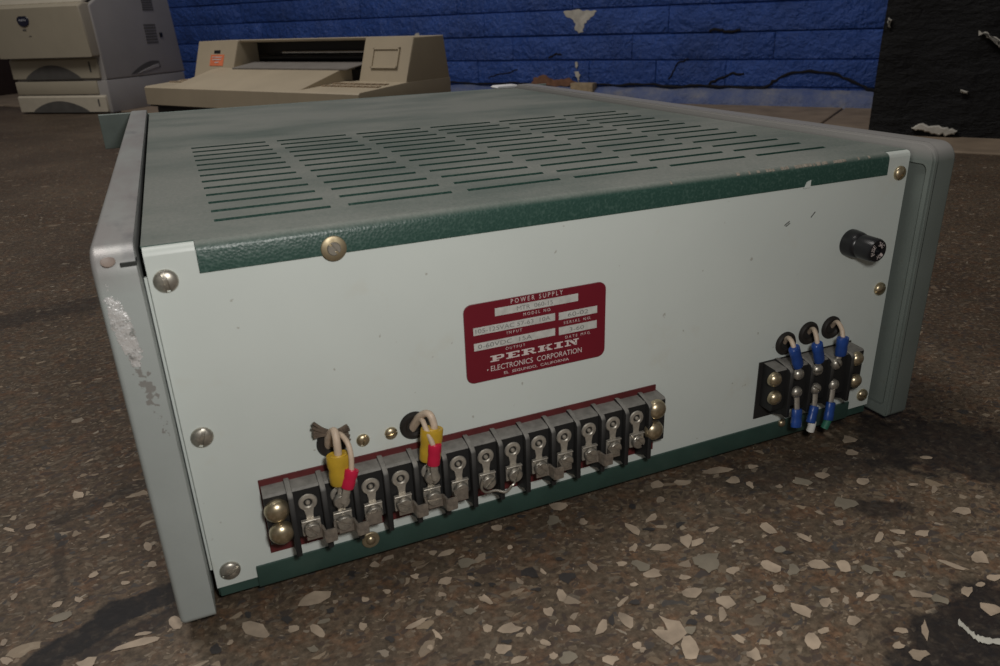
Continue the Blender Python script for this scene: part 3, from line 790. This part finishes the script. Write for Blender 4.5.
# wide slab-serif name, drawn stroke by stroke on a 10 x 7 grid
def slab(polys, x0, z0, sx, sz):
    for p in polys:
        vs = [bm.verts.new((PX + x0 + x * sx, -.00112, PZ + z0 + z * sz)) for x, z in p]
        f = bm.faces.new(vs); f.normal_update()
        if f.normal.y > 0: f.normal_flip()
R_ = lambda a, b, c, d: [(a, c), (b, c), (b, d), (a, d)]
GL = {
 'P': [R_(0, 6, 0, 1.3), R_(1.6, 4.4, 1.3, 5.7), R_(0, 7.5, 5.7, 7), R_(4.4, 7.5, 2.4, 3.7), [(7.5, 2.4), (9.6, 3.2), (9.6, 6.2), (7.5, 7)]],
 'E': [R_(0, 9.4, 0, 1.3), R_(1.6, 4.4, 1.3, 5.7), R_(0, 9.4, 5.7, 7), R_(4.4, 6.6, 3, 4.1), R_(8, 9.4, 1.3, 2.4), R_(8, 9.4, 4.6, 5.7)],
 'R': [R_(0, 5.4, 0, 1.3), R_(1.6, 4.4, 1.3, 5.7), R_(0, 7.3, 5.7, 7), R_(4.4, 7.3, 2.9, 4), [(7.3, 3.2), (9.2, 3.8), (9.2, 6.3), (7.3, 7)], [(5.6, 2.9), (8, 0), (10.4, 0), (10.4, 1.2), (9.2, 1.2), (7.9, 2.9)]],
 'K': [R_(0, 5.2, 0, 1.3), R_(1.4, 4.2, 1.3, 5.7), R_(0, 5.2, 5.7, 7), R_(6.2, 10.2, 5.8, 7), [(4.2, 2.7), (5.8, 3.0), (9.2, 5.8), (7.4, 5.8)], [(5.6, 3.4), (7.2, 1.2), (9.6, 1.2), (7.0, 4.2)], R_(6.4, 10.4, 0, 1.2)],
 'I': [R_(0, 6.4, 0, 1.3), R_(1.8, 4.6, 1.3, 5.7), R_(0, 6.4, 5.7, 7)],
 'N': [R_(0, 4.4, 0, 1.3), R_(1.4, 2.8, 1.3, 5.7), R_(0, 4.4, 5.7, 7), [(2.8, 5.7), (7.4, 0), (9.0, 0), (9.0, 1.4), (4.4, 7)], R_(7.6, 9.0, 1.4, 5.7), R_(6.2, 10.4, 5.7, 7)]}
xx = .0128
for ch in 'PERKIN':
    slab(GL[ch], xx, .0100, .00079, .00049); w = max(p[0] for q in GL[ch] for p in q) * .00079
    xx += w + .00112
obj('lettering', bm, 'print', plate)

# fuse holder
fx, fz = .3815, .1302
bm = bmesh.new()
lathe(bm, [(0, -.0004), (.0083, -.0004), (.0083, .0012), (.0079, .0060), (.0072, .0085), (.0066, .0090), (0, .0090)], 32)
fh = obj('fuse_holder', bm, 'bakelite', psu, (fx, 0, fz))
bm = bmesh.new()
lathe(bm, [(0, .0086), (.0062, .0086), (.0071, .0094), (.0070, .0190), (.0064, .0204), (.0024, .0204), (.0022, .0180), (0, .0180)], 32)
b0 = BASE.copy(); BASE = Vector((0, 0, 0)); cap = finish('fuse_cap', bm, 'bakelite', fh, (0, 0, 0))
bm = bmesh.new()
for word, a0 in (('FUSE', 205), ('3AG', 80), ('10A', -40)):
    for i, chh in enumerate(word):
        n0 = len(bm.verts)
        text_into(bm, chh, -.0007, .0028, .0014, .0026, -.02046)
        bm.verts.ensure_lookup_table()
        an = math.radians(a0 - 22 * i - 90)
        bmesh.ops.rotate(bm, verts=bm.verts[n0:], cent=(0, 0, 0), matrix=Matrix.Rotation(-an, 3, 'Y'))
finish('cap_lettering', bm, 'print', cap, (0, 0, 0)); BASE = b0

def OPT(px, py, ylook, y):
    p = on_panel(px, py, ylook); return (p.x, y, p.z)
# barrier terminal strips
def strip_body(xa, xb, xs_fin, z0, z1, dep, fin, finw, fz):
    bm = bmesh.new()
    prism(bm, [(-.0004, z0), (-.0004, z1), (-dep + .001, z1 - .0006), (-dep, z1 - .0016), (-dep, z0 + .001), (-dep + .001, z0)], 'x', xa, xb)
    for x in xs_fin:
        prism(bm, [(-.0002, z1 + .0012), (-.0025, z1 + .0016), (-fin + .0015, z1 - .0010), (-fin, z1 - .0030), (-fin, fz), (-fin + .004, fz + .0005), (-.0002, fz - .004)], 'x', x - finw / 2, x + finw / 2, .0005, 2)
    return bm
px0, pit = .0476, .01507
TX = [px0 + pit * k for k in range(13)]
bm = strip_body(.0283, .2478, [px0 + pit * (k - .5) for k in range(14)], .0345, .0625, .0096, .0136, .0027, .0272)
st = obj('terminal_strip', bm, 'phenolic', psu); st['label'] = 'long black barrier strip of thirteen terminals on a dark red board'
bm = bmesh.new(); prism(bm, [(.0277, .0243), (.2470, .0238), (.2470, .0660), (.0277, .0655)], 'y', -.0009, .0002)
obj('insulating_board', bm, 'redboard', st)
e = obj('mounting_screw', screw(.0058, .0052, False), 'brass', st, OPT(278, 515, -.0140, -.0096))
for q in ((283, 537), (660, 412), (657, 433)): again(e, OPT(*q, -.0150, -.0106))
bm = bmesh.new()
for z in (.0555, .0430): lathe(bm, [(.0060, 0), (.0060, .0098), (.0055, .0106), (0, .0106)], 20, Matrix.Translation((.2405, 0, z)))
obj('end_boss', bm, 'phenolic', st)
# eyelet solder lug: ring, neck and square clamp plate
def lug_bm():
    bm = bmesh.new(); RT = Matrix.Translation((0, 0, .0134))
    lathe(bm, [(.0021, -.0002), (.0042, -.0002), (.0045, .0004), (.0041, .0010), (.0026, .0012), (.0021, .0007)], 24, RT, close=True)
    lathe(bm, [(.0022, .0001), (0, .0001)], 16, RT, mi=1)
    lathe(bm, [(.0011, .0001), (.0011, .0010), (.0008, .0014), (0, .0014)], 14, RT)
    prism(bm, [(-.0022, .0022), (.0022, .0022), (.0017, .0060), (.0023, .0098), (-.0023, .0098), (-.0017, .0060)], 'y', -.0009, .0001, .0002, 1)
    prism(bm, rrect(-.0045, .0045, -.0042, .0044, .0006, 2), 'y', -.0017, -.0006, .0003, 1)
    prism(bm, rrect(-.0045, .0045, .0038, .0046, .0003, 2), 'y', -.0028, -.0006, .0002, 1)
    return bm
lug = obj('solder_lug', lug_bm(), ['lug', 'blackboard'], st, (TX[0], -.0100, .0405))
scr = obj('terminal_screw', screw(.0040, .0022, True, -40, flat=True), 'nickel', st, (TX[0], -.0126, .0402))
for k in range(1, 13):
    again(lug, (TX[k], -.0100, .0405)); again(scr, (TX[k], -.0126 if k not in (1, 4) else -.0136, .0402), roty=math.radians(rnd.choice([0, 15, -20, 60, 85, 100, -50])))
for k in (1, 4): again(scr, (TX[k], -.0140, .0528), roty=math.radians(50))
# jumper straps bridging neighbouring terminals
def strap_bm():
    bm = bmesh.new(); h = pit / 2
    out = [(-h - .003, -.0017), (-h + .0035, -.0017), (-.0030, -.0022), (-.0024, -.0075), (.0024, -.0075), (.0030, -.0022), (h - .0035, -.0017), (h + .003, -.0017)]
    for (a, b) in zip(out, out[1:]):
        d = Vector((b[0] - a[0], b[1] - a[1])); nrm = Vector((-d.y, d.x)).normalized() * .0005
        prism(bm, [(a[0] + nrm.x, a[1] + nrm.y), (a[0] - nrm.x, a[1] - nrm.y), (b[0] - nrm.x, b[1] - nrm.y), (b[0] + nrm.x, b[1] + nrm.y)], 'z', -.0040, .0028)
    return bm
jm = obj('jumper_strap', strap_bm(), 'strap', st, ((TX[0] + TX[1]) / 2, -.0116, .0390))
for k in (1, 3, 4, 8, 10): again(jm, ((TX[k] + TX[k + 1]) / 2, -.0116 if k not in (1, 4) else -.0127, .0388))
bm = bmesh.new()
c1, c2 = TX[6], TX[7]
tube(bm, [(c1 - .0035, -.0140, .0435), (c1 - .0045, -.0142, .0385), (c1 - .002, -.0144, .0352), (c1 + .003, -.0146, .0350), (c1 + .0075, -.0175, .0345), (c2 - .003, -.0150, .0352), (c2 - .001, -.0146, .0372), (c2 - .003, -.0142, .0395)], .0007, 8)
obj('wire_jumper', bm, 'nickel', st)

# three-pole strip at the right
QX = [.3425, .3587, .3745]
bm = strip_body(.3245, .3945, [.3344, .3506, .3666, .3826], .0345, .0630, .0116, .0150, .0030, .0300)
s3 = obj('terminal_strip', bm, 'phenolic', psu); s3['label'] = 'short black barrier strip with three blue-crimped terminals'
bm = bmesh.new(); prism(bm, [(.3215, .0250), (.3950, .0250), (.3950, .0638), (.3215, .0636)], 'y', -.0007, .0002)
obj('insulating_board', bm, 'blackboard', s3)
e = obj('mounting_screw', screw(.0046, .0044, False), 'brass', s3, OPT(779, 382, -.016, -.0115))
for q in ((780, 401), (859, 361), (857, 383)): again(e, OPT(q[0] + (2.5 if q[0] > 800 else 0), q[1], -.017, -.0125 if q[0] > 800 else -.0115))
up = [(801, 375.5), (820, 371), (839, 365)]; dn = [(799, 393.5), (818, 390), (836, 386)]
UP = [OPT(*q, -.017, -.0142) for q in up]; DN = [OPT(*q, -.017, -.0142) for q in dn]
e = obj('terminal_screw', screw(.0037, .0036, True, 30), 'nickel', s3, UP[0])
for k in range(3):
    if k: again(e, UP[k], roty=k)
    again(e, DN[k], roty=1.3 * k + .5)

# grommets
def grommet_bm(r):
    bm = bmesh.new()
    lathe(bm, [(r * .50, -.0004), (r, -.0004), (r, .0010), (r * .86, .0024), (r * .66, .0024), (r * .50, .0012)], 28, close=True)
    lathe(bm, [(r * .52, .0002), (0, .0002)], 28, mi=1)
    return bm
g0 = obj('grommet', grommet_bm(.0074), ['rubber', 'blackboard'], psu, (.0638, 0, .0765))
again(g0, (.1046, 0, .0757))
for q in ((.3402, 0, .0728), (.3577, 0, .0762), (.3758, 0, .0765)): again(g0, q)

# crimps and wires
def crimp(name_mat, a, b, r, tongue=None, flat=.72, lab=None):
    """moulded insulated crimp from a (wire end) to b (tongue end)"""
    a, b = Vector(a), Vector(b); d = b - a; L = d.length
    bm = bmesh.new()
    prof = [(0, 0), (r * .6, 0), (r * .7, .0005), (r * 1.0, .0002), (r * 1.04, L * .05), (r * 1.03, L * .35), (r * .94, L * .48), (r * 1.0, L * .62), (r * 1.0, L * .94), (r * .9, L), (0, L)]
    vs = lathe(bm, prof, 18)
    for v in vs: v.co.z *= flat
    q = Vector((0, -1, 0)).rotation_difference(d.normalized()).to_matrix().to_4x4()
    # keep the flattened side facing outwards
    bmesh.ops.transform(bm, matrix=Matrix.Translation(a) @ q, verts=bm.verts)
    o = obj('crimp_connector', bm, name_mat, psu)
    o['label'] = lab
    if tongue:
        bm = bmesh.new(); t = Vector(tongue)
        mid = (b + t) / 2
        tube(bm, [b - d.normalized() * .0005, mid, t], .0019, 10)
        for v in bm.verts: v.co.y = b.y + (v.co.y - b.y) * .6
        obj('ring_tongue', bm, 'lug', o)
    return o
def wire(pts, r, mat='wire'):
    bm = bmesh.new(); tube(bm, pts, r, 10, 7); return obj('wire', bm, mat, psu)
def OP(px, py, y): p = on_panel(px, py, y); return (p.x, p.y, p.z)
# left pair
crimp('yellow', OP(338, 454, -.0135), OP(342, 483, -.0140), .0055, (TX[1], -.0130, .0525), lab='yellow crimp connector')
crimp('red', OP(352, 469, -.0175), OP(347, 488, -.0175), .0032, (TX[1] + .001, -.0150, .0525), lab='red crimp connector')
wire([OP(327, 447, .0015), OP(329, 436, -.0050), OP(334, 431, -.0105), OP(337, 444, -.0135), OP(338.5, 459, -.0137)], .0018)
wire([OP(331, 446, .0015), OP(338, 434, -.0070), OP(347, 442, -.0140), OP(351, 456, -.0168), OP(351.5, 471, -.0175)], .0013)
# second pair
crimp('yellow', OP(432, 428, -.0135), OP(430, 460, -.0140), .0054, (TX[4], -.0130, .0525), lab='yellow crimp connector')
crimp('red', OP(435, 444, -.0178), OP(433.5, 465, -.0178), .0032, (TX[4] + .001, -.0150, .0525), lab='red crimp connector')
wire([OP(411, 428, .0015), OP(420, 416, -.0055), OP(429, 414, -.0110), OP(434, 425, -.0135), OP(433, 436, -.0137)], .0018)
wire([OP(412, 431, .0015), OP(421, 420, -.0070), OP(426, 429, -.0140), OP(431, 440, -.0170), OP(434, 448, -.0178)], .0013)
# frayed tape bow at the first hole
bm = bmesh.new()
c = Vector(OP(331, 434, -.0050))
for sgn, tip in ((-1, OP(314, 430, -.0060)), (1, OP(348, 432, -.0070))):
    t = Vector(tip)
    for k in range(9):
        off = Vector((rnd.uniform(-.0006, .0006), rnd.uniform(-.0015, .0005), (k - 4) * .0010))
        tube(bm, [c + Vector((0, 0, (k - 4) * .0003)), (c + t) / 2 + off * .45, t + off], .0009, 5, 4)
obj('frayed_tape', bm, 'cloth', psu)
# three blue pairs
tops = [((794, 348), (798.5, 366)), ((817, 344), (819.5, 361)), ((843, 337.5), (840.5, 355))]
bots = [((796, 427), (797, 409)), ((810.5, 423), (814.5, 406)), ((828, 420), (831, 402))]
for k, (a, b) in enumerate(tops):
    crimp('blue', OP(*a, -.0150), OP(*b, -.0150), .0040, (UP[k][0], -.0140, UP[k][2]), lab='upper blue crimp connector')
for k, (a, b) in enumerate(bots):
    crimp('blue', OP(*a, -.0190), OP(*b, -.0165), .0037, (DN[k][0], -.0140, DN[k][2]), lab='lower blue crimp connector')
wire([OP(784, 343, .0015), OP(788, 338, -.0060), OP(792, 342, -.0120), OP(795, 352, -.0150)], .0014)
wire([OP(808, 333, .0015), OP(813, 329, -.0060), OP(816, 335, -.0120), OP(818, 348, -.0150)], .0014)
wire([OP(831, 327, .0015), OP(837, 322, -.0060), OP(842, 330, -.0120), OP(843, 342, -.0150)], .0014)
w = wire([OP(812.5, 421, -.0188), OP(811.5, 426, -.0192), OP(810, 431, -.0192)], .0024, 'whitewire'); w['label'] = 'cut white wire end'
w = wire([OP(828, 419, -.0188), OP(826, 424, -.0190), OP(824, 428, -.0190)], .0024, 'greenwire'); w['label'] = 'cut green wire end'
BASE = Vector((0, 0, 0))

# ================================================================== WHITE SCRAP on the far edge
bm = bmesh.new()
prism(bm, [(.396, .1817), (.424, .1817), (.426, .1830), (.423, .1852), (.398, .1850), (.395, .1832)], 'y', .572, .592, .0008, 1)
o = obj('paper_scrap', bm, 'scrap'); tag(o, 'small white folded scrap lying on the far edge of the power supply', 'paper scrap')

# ================================================================== BEIGE PLOTTER-LIKE PRINTER on a dark box
PW, PD = .600, .235
px_, py_, pz_, pa = -.019, 1.416, .124, -1.013
pt = thing('desktop_printer', 'beige wide desktop printer with orange sticker and open paper slot, behind the power supply', 'printer', (px_, py_, pz_), pa)
h1, h2, H = .037, .044, .115
yF, yT = .116, .143
bm = bmesh.new()
# base slab, lower at the front, up to the foot of the end blocks
prism(bm, [(0, .002), (PD, .002), (PD, h2), (yF, h2), (.004, h1), (0, h1 - .003)], 'x', 0, PW, .0015, 2)
base = finish('base', bm, 'pl_beige', pt, (0, 0, 0))
bm = bmesh.new()
prism(bm, [(.004, h1 - .002), (yF + .03, h2 - .002), (yF + .03, .066), (yF - .012, .0625), (.010, h1 + .0006)], 'x', .085, .452, .0008, 1)
finish('paper_bed', bm, 'pl_beige', pt, (0, 0, 0))
bm = bmesh.new()
prism(bm, [(yF, h2 - .001), (PD, h2 - .001), (PD - .012, H), (yT, H), ], 'x', .001, .130, .0025, 3)
lb = finish('end_block', bm, 'pl_beige', pt, (0, 0, 0))
bm = bmesh.new()
prism(bm, [(yF, h2 - .001), (PD, h2 - .001), (PD - .012, H), (yT, H)], 'x', .487, PW - .001, .0025, 3)
rb = finish('end_block', bm, 'pl_beige', pt, (0, 0, 0))
def face_y(z): return yF + (yT - yF) * (z - h2) / (H - h2)
# framed recess in the right block
bm = bmesh.new()
za, zb = .066, .099
for (x0, x1, z0, z1) in ((.512, .574, zb - .003, zb), (.512, .574, za, za + .003), (.512, .515, za, zb), (.571, .574, za, zb)):
    prism(bm, [(face_y(z0) - .003, z0), (face_y(z0) + .004, z0), (face_y(z1) + .004, z1), (face_y(z1) - .003, z1)], 'x', x0, x1)
finish('window_frame', bm, 'pl_beige', rb, (0, 0, 0))
bm = bmesh.new()
prism(bm, [(face_y(za) - .0008, za), (face_y(za) + .002, za), (face_y(zb) + .002, zb), (face_y(zb) - .0008, zb)], 'x', .515, .571)
finish('window_panel', bm, 'pl_beige', rb, (0, 0, 0))
def sticker(name, x0, x1, z0, z1, mat, par):
    bm = bmesh.new()
    prism(bm, [(face_y(z0) - .0006, z0), (face_y(z0) + .001, z0), (face_y(z1) + .001, z1), (face_y(z1) - .0006, z1)], 'x', x0, x1)
    return finish(name, bm, mat, par, (0, 0, 0))
sticker('orange_sticker', .050, .094, .068, .089, 'orange', lb); sticker('badge', .060, .080, .0915, .0975, 'pl_dark', lb)
bm = bmesh.new()
for z, x0, x1 in ((.0835, .056, .088), (.079, .058, .086), (.0735, .066, .080)):
    prism(bm, [(face_y(z) - .0012, z), (face_y(z) - .0004, z), (face_y(z + .0018) - .0004, z + .0018), (face_y(z + .0018) - .0012, z + .0018)], 'x', x0, x1)
finish('sticker_print', bm, 'print', lb, (0, 0, 0))
# lid bar over the slot, dark slot, roller, tray
bm = bmesh.new(); prism(bm, [(yT + .016, H - .0045), (PD - .010, H - .0045), (PD - .012, H), (yT + .004, H), (yT + .005, H - .003)], 'x', .128, .489, .001, 1)
finish('lid_bar', bm, 'pl_beige', pt, (0, 0, 0))
bm = bmesh.new(); box(bm, .129, .488, PD - .045, PD - .012, h2, H - .004)
box(bm, .129, .488, yF + .020, PD - .04, h2, .0625)
finish('slot_lining', bm, 'pl_dark', pt, (0, 0, 0))
bm = bmesh.new(); tube(bm, [(.215, PD - .050, .090), (.35, PD - .050, .090), (.480, PD - .050, .090)], .0034, 12, 2)
finish('roller', bm, 'chrome', pt, (0, 0, 0))
bm = bmesh.new(); tube(bm, [(.150, PD - .052, .080), (.3, PD - .052, .080), (.487, PD - .052, .080)], .006, 12, 2)
finish('platen', bm, 'pl_dark', pt, (0, 0, 0))
bm = bmesh.new(); prism(bm, [(yF - .010, .0655), (yF - .010, .0632), (yF + .048, .0715), (yF + .048, .0735)], 'x', .148, .472, .0005, 1)
finish('paper_tray', bm, 'pl_tray', pt, (0, 0, 0))
# rows of small key markings on both wings
for nm, x0, x1 in (('key_marks', .008, .080), ('key_marks', .460, .590)):
    bm = bmesh.new()
    for r in range(2):
        yy = .052 + r * .026; zs = h1 + (h2 - h1) * (yy - .004) / (yF - .004)
        x = x0
        while x < x1 - .008:
            w = rnd.uniform(.006, .014)
            box(bm, x, x + w, yy, yy + .012, zs - .0005, zs + .0022, .0004, 1)
            x += w + .004
    finish(nm, bm, 'pl_key', base, (0, 0, 0))

bm = bmesh.new()
box(bm, .012, PW - .02, .012, PD - .01, 0, .122, .004)
box(bm, .012, PW - .02, .009, .012, .02, .1)
for k in range(6): box(bm, .05 + k * .09, .10 + k * .09, .0075, .0095, .03, .09)
box(bm, .004, PW - .012, .004, PD - .004, .122, .126, .001)
o = finish('equipment_case', bm, 'box', None, (px_, py_, 0)); o.rotation_euler = (0, 0, pa)
tag(o, 'black low equipment case under the beige desktop printer, mostly hidden by the power supply', 'case')

# ================================================================== LASER PRINTER at the left
lx, ly, la = -.476, 2.982, -.666
LW, LD = .393, .433
lp = thing('laser_printer', 'cream and grey laser printer with two paper trays at the left, by the blue wall', 'printer', (lx, ly, 0), la)
bm = bmesh.new(); box(bm, .004, LW, .006, LD, .002, .112, .004)
unit = finish('tray_unit', bm, 'pr_side', lp, (0, 0, 0))
bm = bmesh.new(); box(bm, .002, LW - .040, .0005, .010, .066, .110, .002)
finish('unit_front', bm, 'pr_front', unit, (0, 0, 0))
def cassette(z0, z1, mat, par, x1, ynose):
    bm = bmesh.new()
    prism(bm, [(ynose, z0 + .003), (.03, z0), (.03, z1), (ynose + .006, z1), (ynose, z1 - .006)], 'x', .0, x1, .002, 2)
    c = finish('paper_cassette', bm, mat, par, (0, 0, 0))
    bm = bmesh.new(); n = 16; a, b = .055, x1 - .075
    top = [(a + (b - a) * k / n, z0 + .002 + (z1 - z0) * .66 * math.sin(PI * k / n) ** .8) for k in range(n + 1)]
    prism(bm, top + [(b, z0 + .001), (a, z0 + .001)], 'y', ynose - .0012, ynose + .008)
    bmesh.ops.remove_doubles(bm, verts=bm.verts, dist=1e-6)
    finish('finger_recess', bm, 'pr_dark', c, (0, 0, 0))
    bm = bmesh.new(); box(bm, x1 - .034, x1 - .028, ynose - .0012, ynose + .004, z0 + .022, z1 - .012)
    finish('size_mark', bm, 'pr_dark', c, (0, 0, 0))
    return c
cassette(.004, .062, 'pr_pale', unit, LW - .012, -.004)
# main body
bm = bmesh.new()
prism(bm, [(.010, .113), (LD + .008, .113), (LD - .02, .395), (.10, .405), (.0, .352)], 'x', .004, LW, .006, 3)
body = finish('body', bm, 'pr_side', lp, (0, 0, 0))
cassette(.117, .186, 'pr_front', body, LW - .020, .0)
bm = bmesh.new()
prism(bm, [(-.030, .190), (.045, .190), (.035, .358), (-.020, .362), (-.046, .349)], 'x', -.006, LW - .004, .007, 3)
fr = finish('front_cover', bm, 'pr_front', lp, (0, 0, 0))
bm = bmesh.new(); prism(bm, [(-.022, .352), (.10, .404), (.30, .402), (.30, .412), (.09, .414), (-.024, .363)], 'x', -.004, LW - .008, .004, 2)
finish('top_cover', bm, 'pr_pale', lp, (0, 0, 0))
def cov_y(z): return -.030 - .016 * (z - .190) / .159
bm = bmesh.new()
pts = [(.150 + .0255 * math.cos(2 * PI * k / 28), .312 + .0165 * math.sin(2 * PI * k / 28) * (1.0 if math.sin(2 * PI * k / 28) > 0 else 1.25)) for k in range(28)]
prism(bm, pts, 'y', cov_y(.29) - .0035, cov_y(.312) + .004, .001, 1)
bd = finish('badge', bm, 'navy', fr, (0, 0, 0))
bm = bmesh.new()
tube(bm, [(.134 + .032 * k / 12, cov_y(.29) - .0036, .312 + .0035 * math.sin(k * 2.3)) for k in range(13)], .0010, 6, 3)
finish('badge_squiggle', bm, 'badge', bd, (0, 0, 0))
bm = bmesh.new(); box(bm, .137, .152, cov_y(.28) - .0012, cov_y(.28) + .003, .279, .284); box(bm, .155, .166, cov_y(.26) - .0012, cov_y(.26) + .003, .2605, .2625)
finish('cover_marks', bm, 'pr_dark', fr, (0, 0, 0))
# right side: vents, button, handle hollow, seam
for z0, z1, y0, y1 in ((.222, .292, .250, .315), (.335, .390, .262, .322)):
    bm = bmesh.new()
    for i in range(6):
        for j in range(7):
            yy = y0 + (y1 - y0) * i / 6; zz_ = z0 + (z1 - z0) * j / 7
            box(bm, LW - .002, LW + .0012, yy, yy + (y1 - y0) / 6 * .72, zz_, zz_ + (z1 - z0) / 7 * .66)
    finish('vent_grille', bm, 'pr_dark', body, (0, 0, 0))
bm = bmesh.new(); box(bm, LW - .002, LW + .003, .328, .342, .242, .258, .001)
finish('side_button', bm, 'pl_dark', body, (0, 0, 0))
bm = bmesh.new(); n = 12
prism(bm, [(.135, .122)] + [(.135 + .16 * k / n, .124 + .038 * math.sin(PI * .62 * k / n)) for k in range(1, n + 1)] + [(.30, .138)], 'x', LW - .003, LW + .0012)
finish('handle_hollow', bm, 'pr_dark', body, (0, 0, 0))
bm = bmesh.new()
prism(bm, [(.165, .1225), (.29, .1385), (.292, .150), (.26, .146), (.20, .133)], 'x', LW - .003, LW + .0030, .0006, 1)
finish('handle_lip', bm, 'pr_side', body, (0, 0, 0))

# dark brown box far behind it
bm = bmesh.new()
box(bm, -.30, .15, -.16, .16, 0, .245, .004)
for x0, x1 in ((-.30, -.08), (-.075, .15)): box(bm, x0 + .003, x1 - .003, -.155, .155, .245, .249, .001)
o = finish('carton', bm, 'brownbox', None, (-.82, 4.18, 0)); o.rotation_euler = (0, 0, -.7)
tag(o, 'dark brown box on the floor behind the laser printer, at the left edge', 'box')
# small wood block near the foot of the wall
p = on_floor(555, 92)
bm = bmesh.new(); box(bm, -.040, .040, -.018, .018, 0, .056, .002)
o = finish('wood_block', bm, 'wood', None, (1.285, 1.955, .0045)); o.rotation_euler = (0, 0, -.95)
tag(o, 'small pale wood block lying at the foot of the blue brick wall', 'block')

# ================================================================== LIGHT
W = bpy.data.worlds.new('room'); S.world = W; W.use_nodes = True
W.node_tree.nodes['Background'].inputs[0].default_value = (1.0, .93, .86, 1); W.node_tree.nodes['Background'].inputs[1].default_value = .075
def area(name, loc, target, size, power, col=(1, 1, 1), sy=None):
    l = bpy.data.lights.new(name, 'AREA'); l.energy = power; l.color = col; l.size = size
    if sy: l.shape = 'RECTANGLE'; l.size_y = sy
    o = bpy.data.objects.new(name, l); COL.objects.link(o); o.location = loc
    o.rotation_euler = (Vector(target) - Vector(loc)).to_track_quat('-Z', 'Y').to_euler(); return o
area('ceiling_light', (-.6, .9, 2.7), (.5, 1.1, .1), 1.8, 38, (1, .95, .90), .8)
l = bpy.data.lights.new('camera_flash', 'POINT'); l.energy = 3.35; l.shadow_soft_size = .02; l.color = (1, .97, .93)
o = bpy.data.objects.new('camera_flash', l); COL.objects.link(o); o.location = CAM + RX * .045 - RY * .045 - RZ * .01

vs = S.view_settings
vs.view_transform = 'Standard'; vs.look = 'None'; vs.gamma = 1; vs.use_curve_mapping = False; vs.exposure = 0
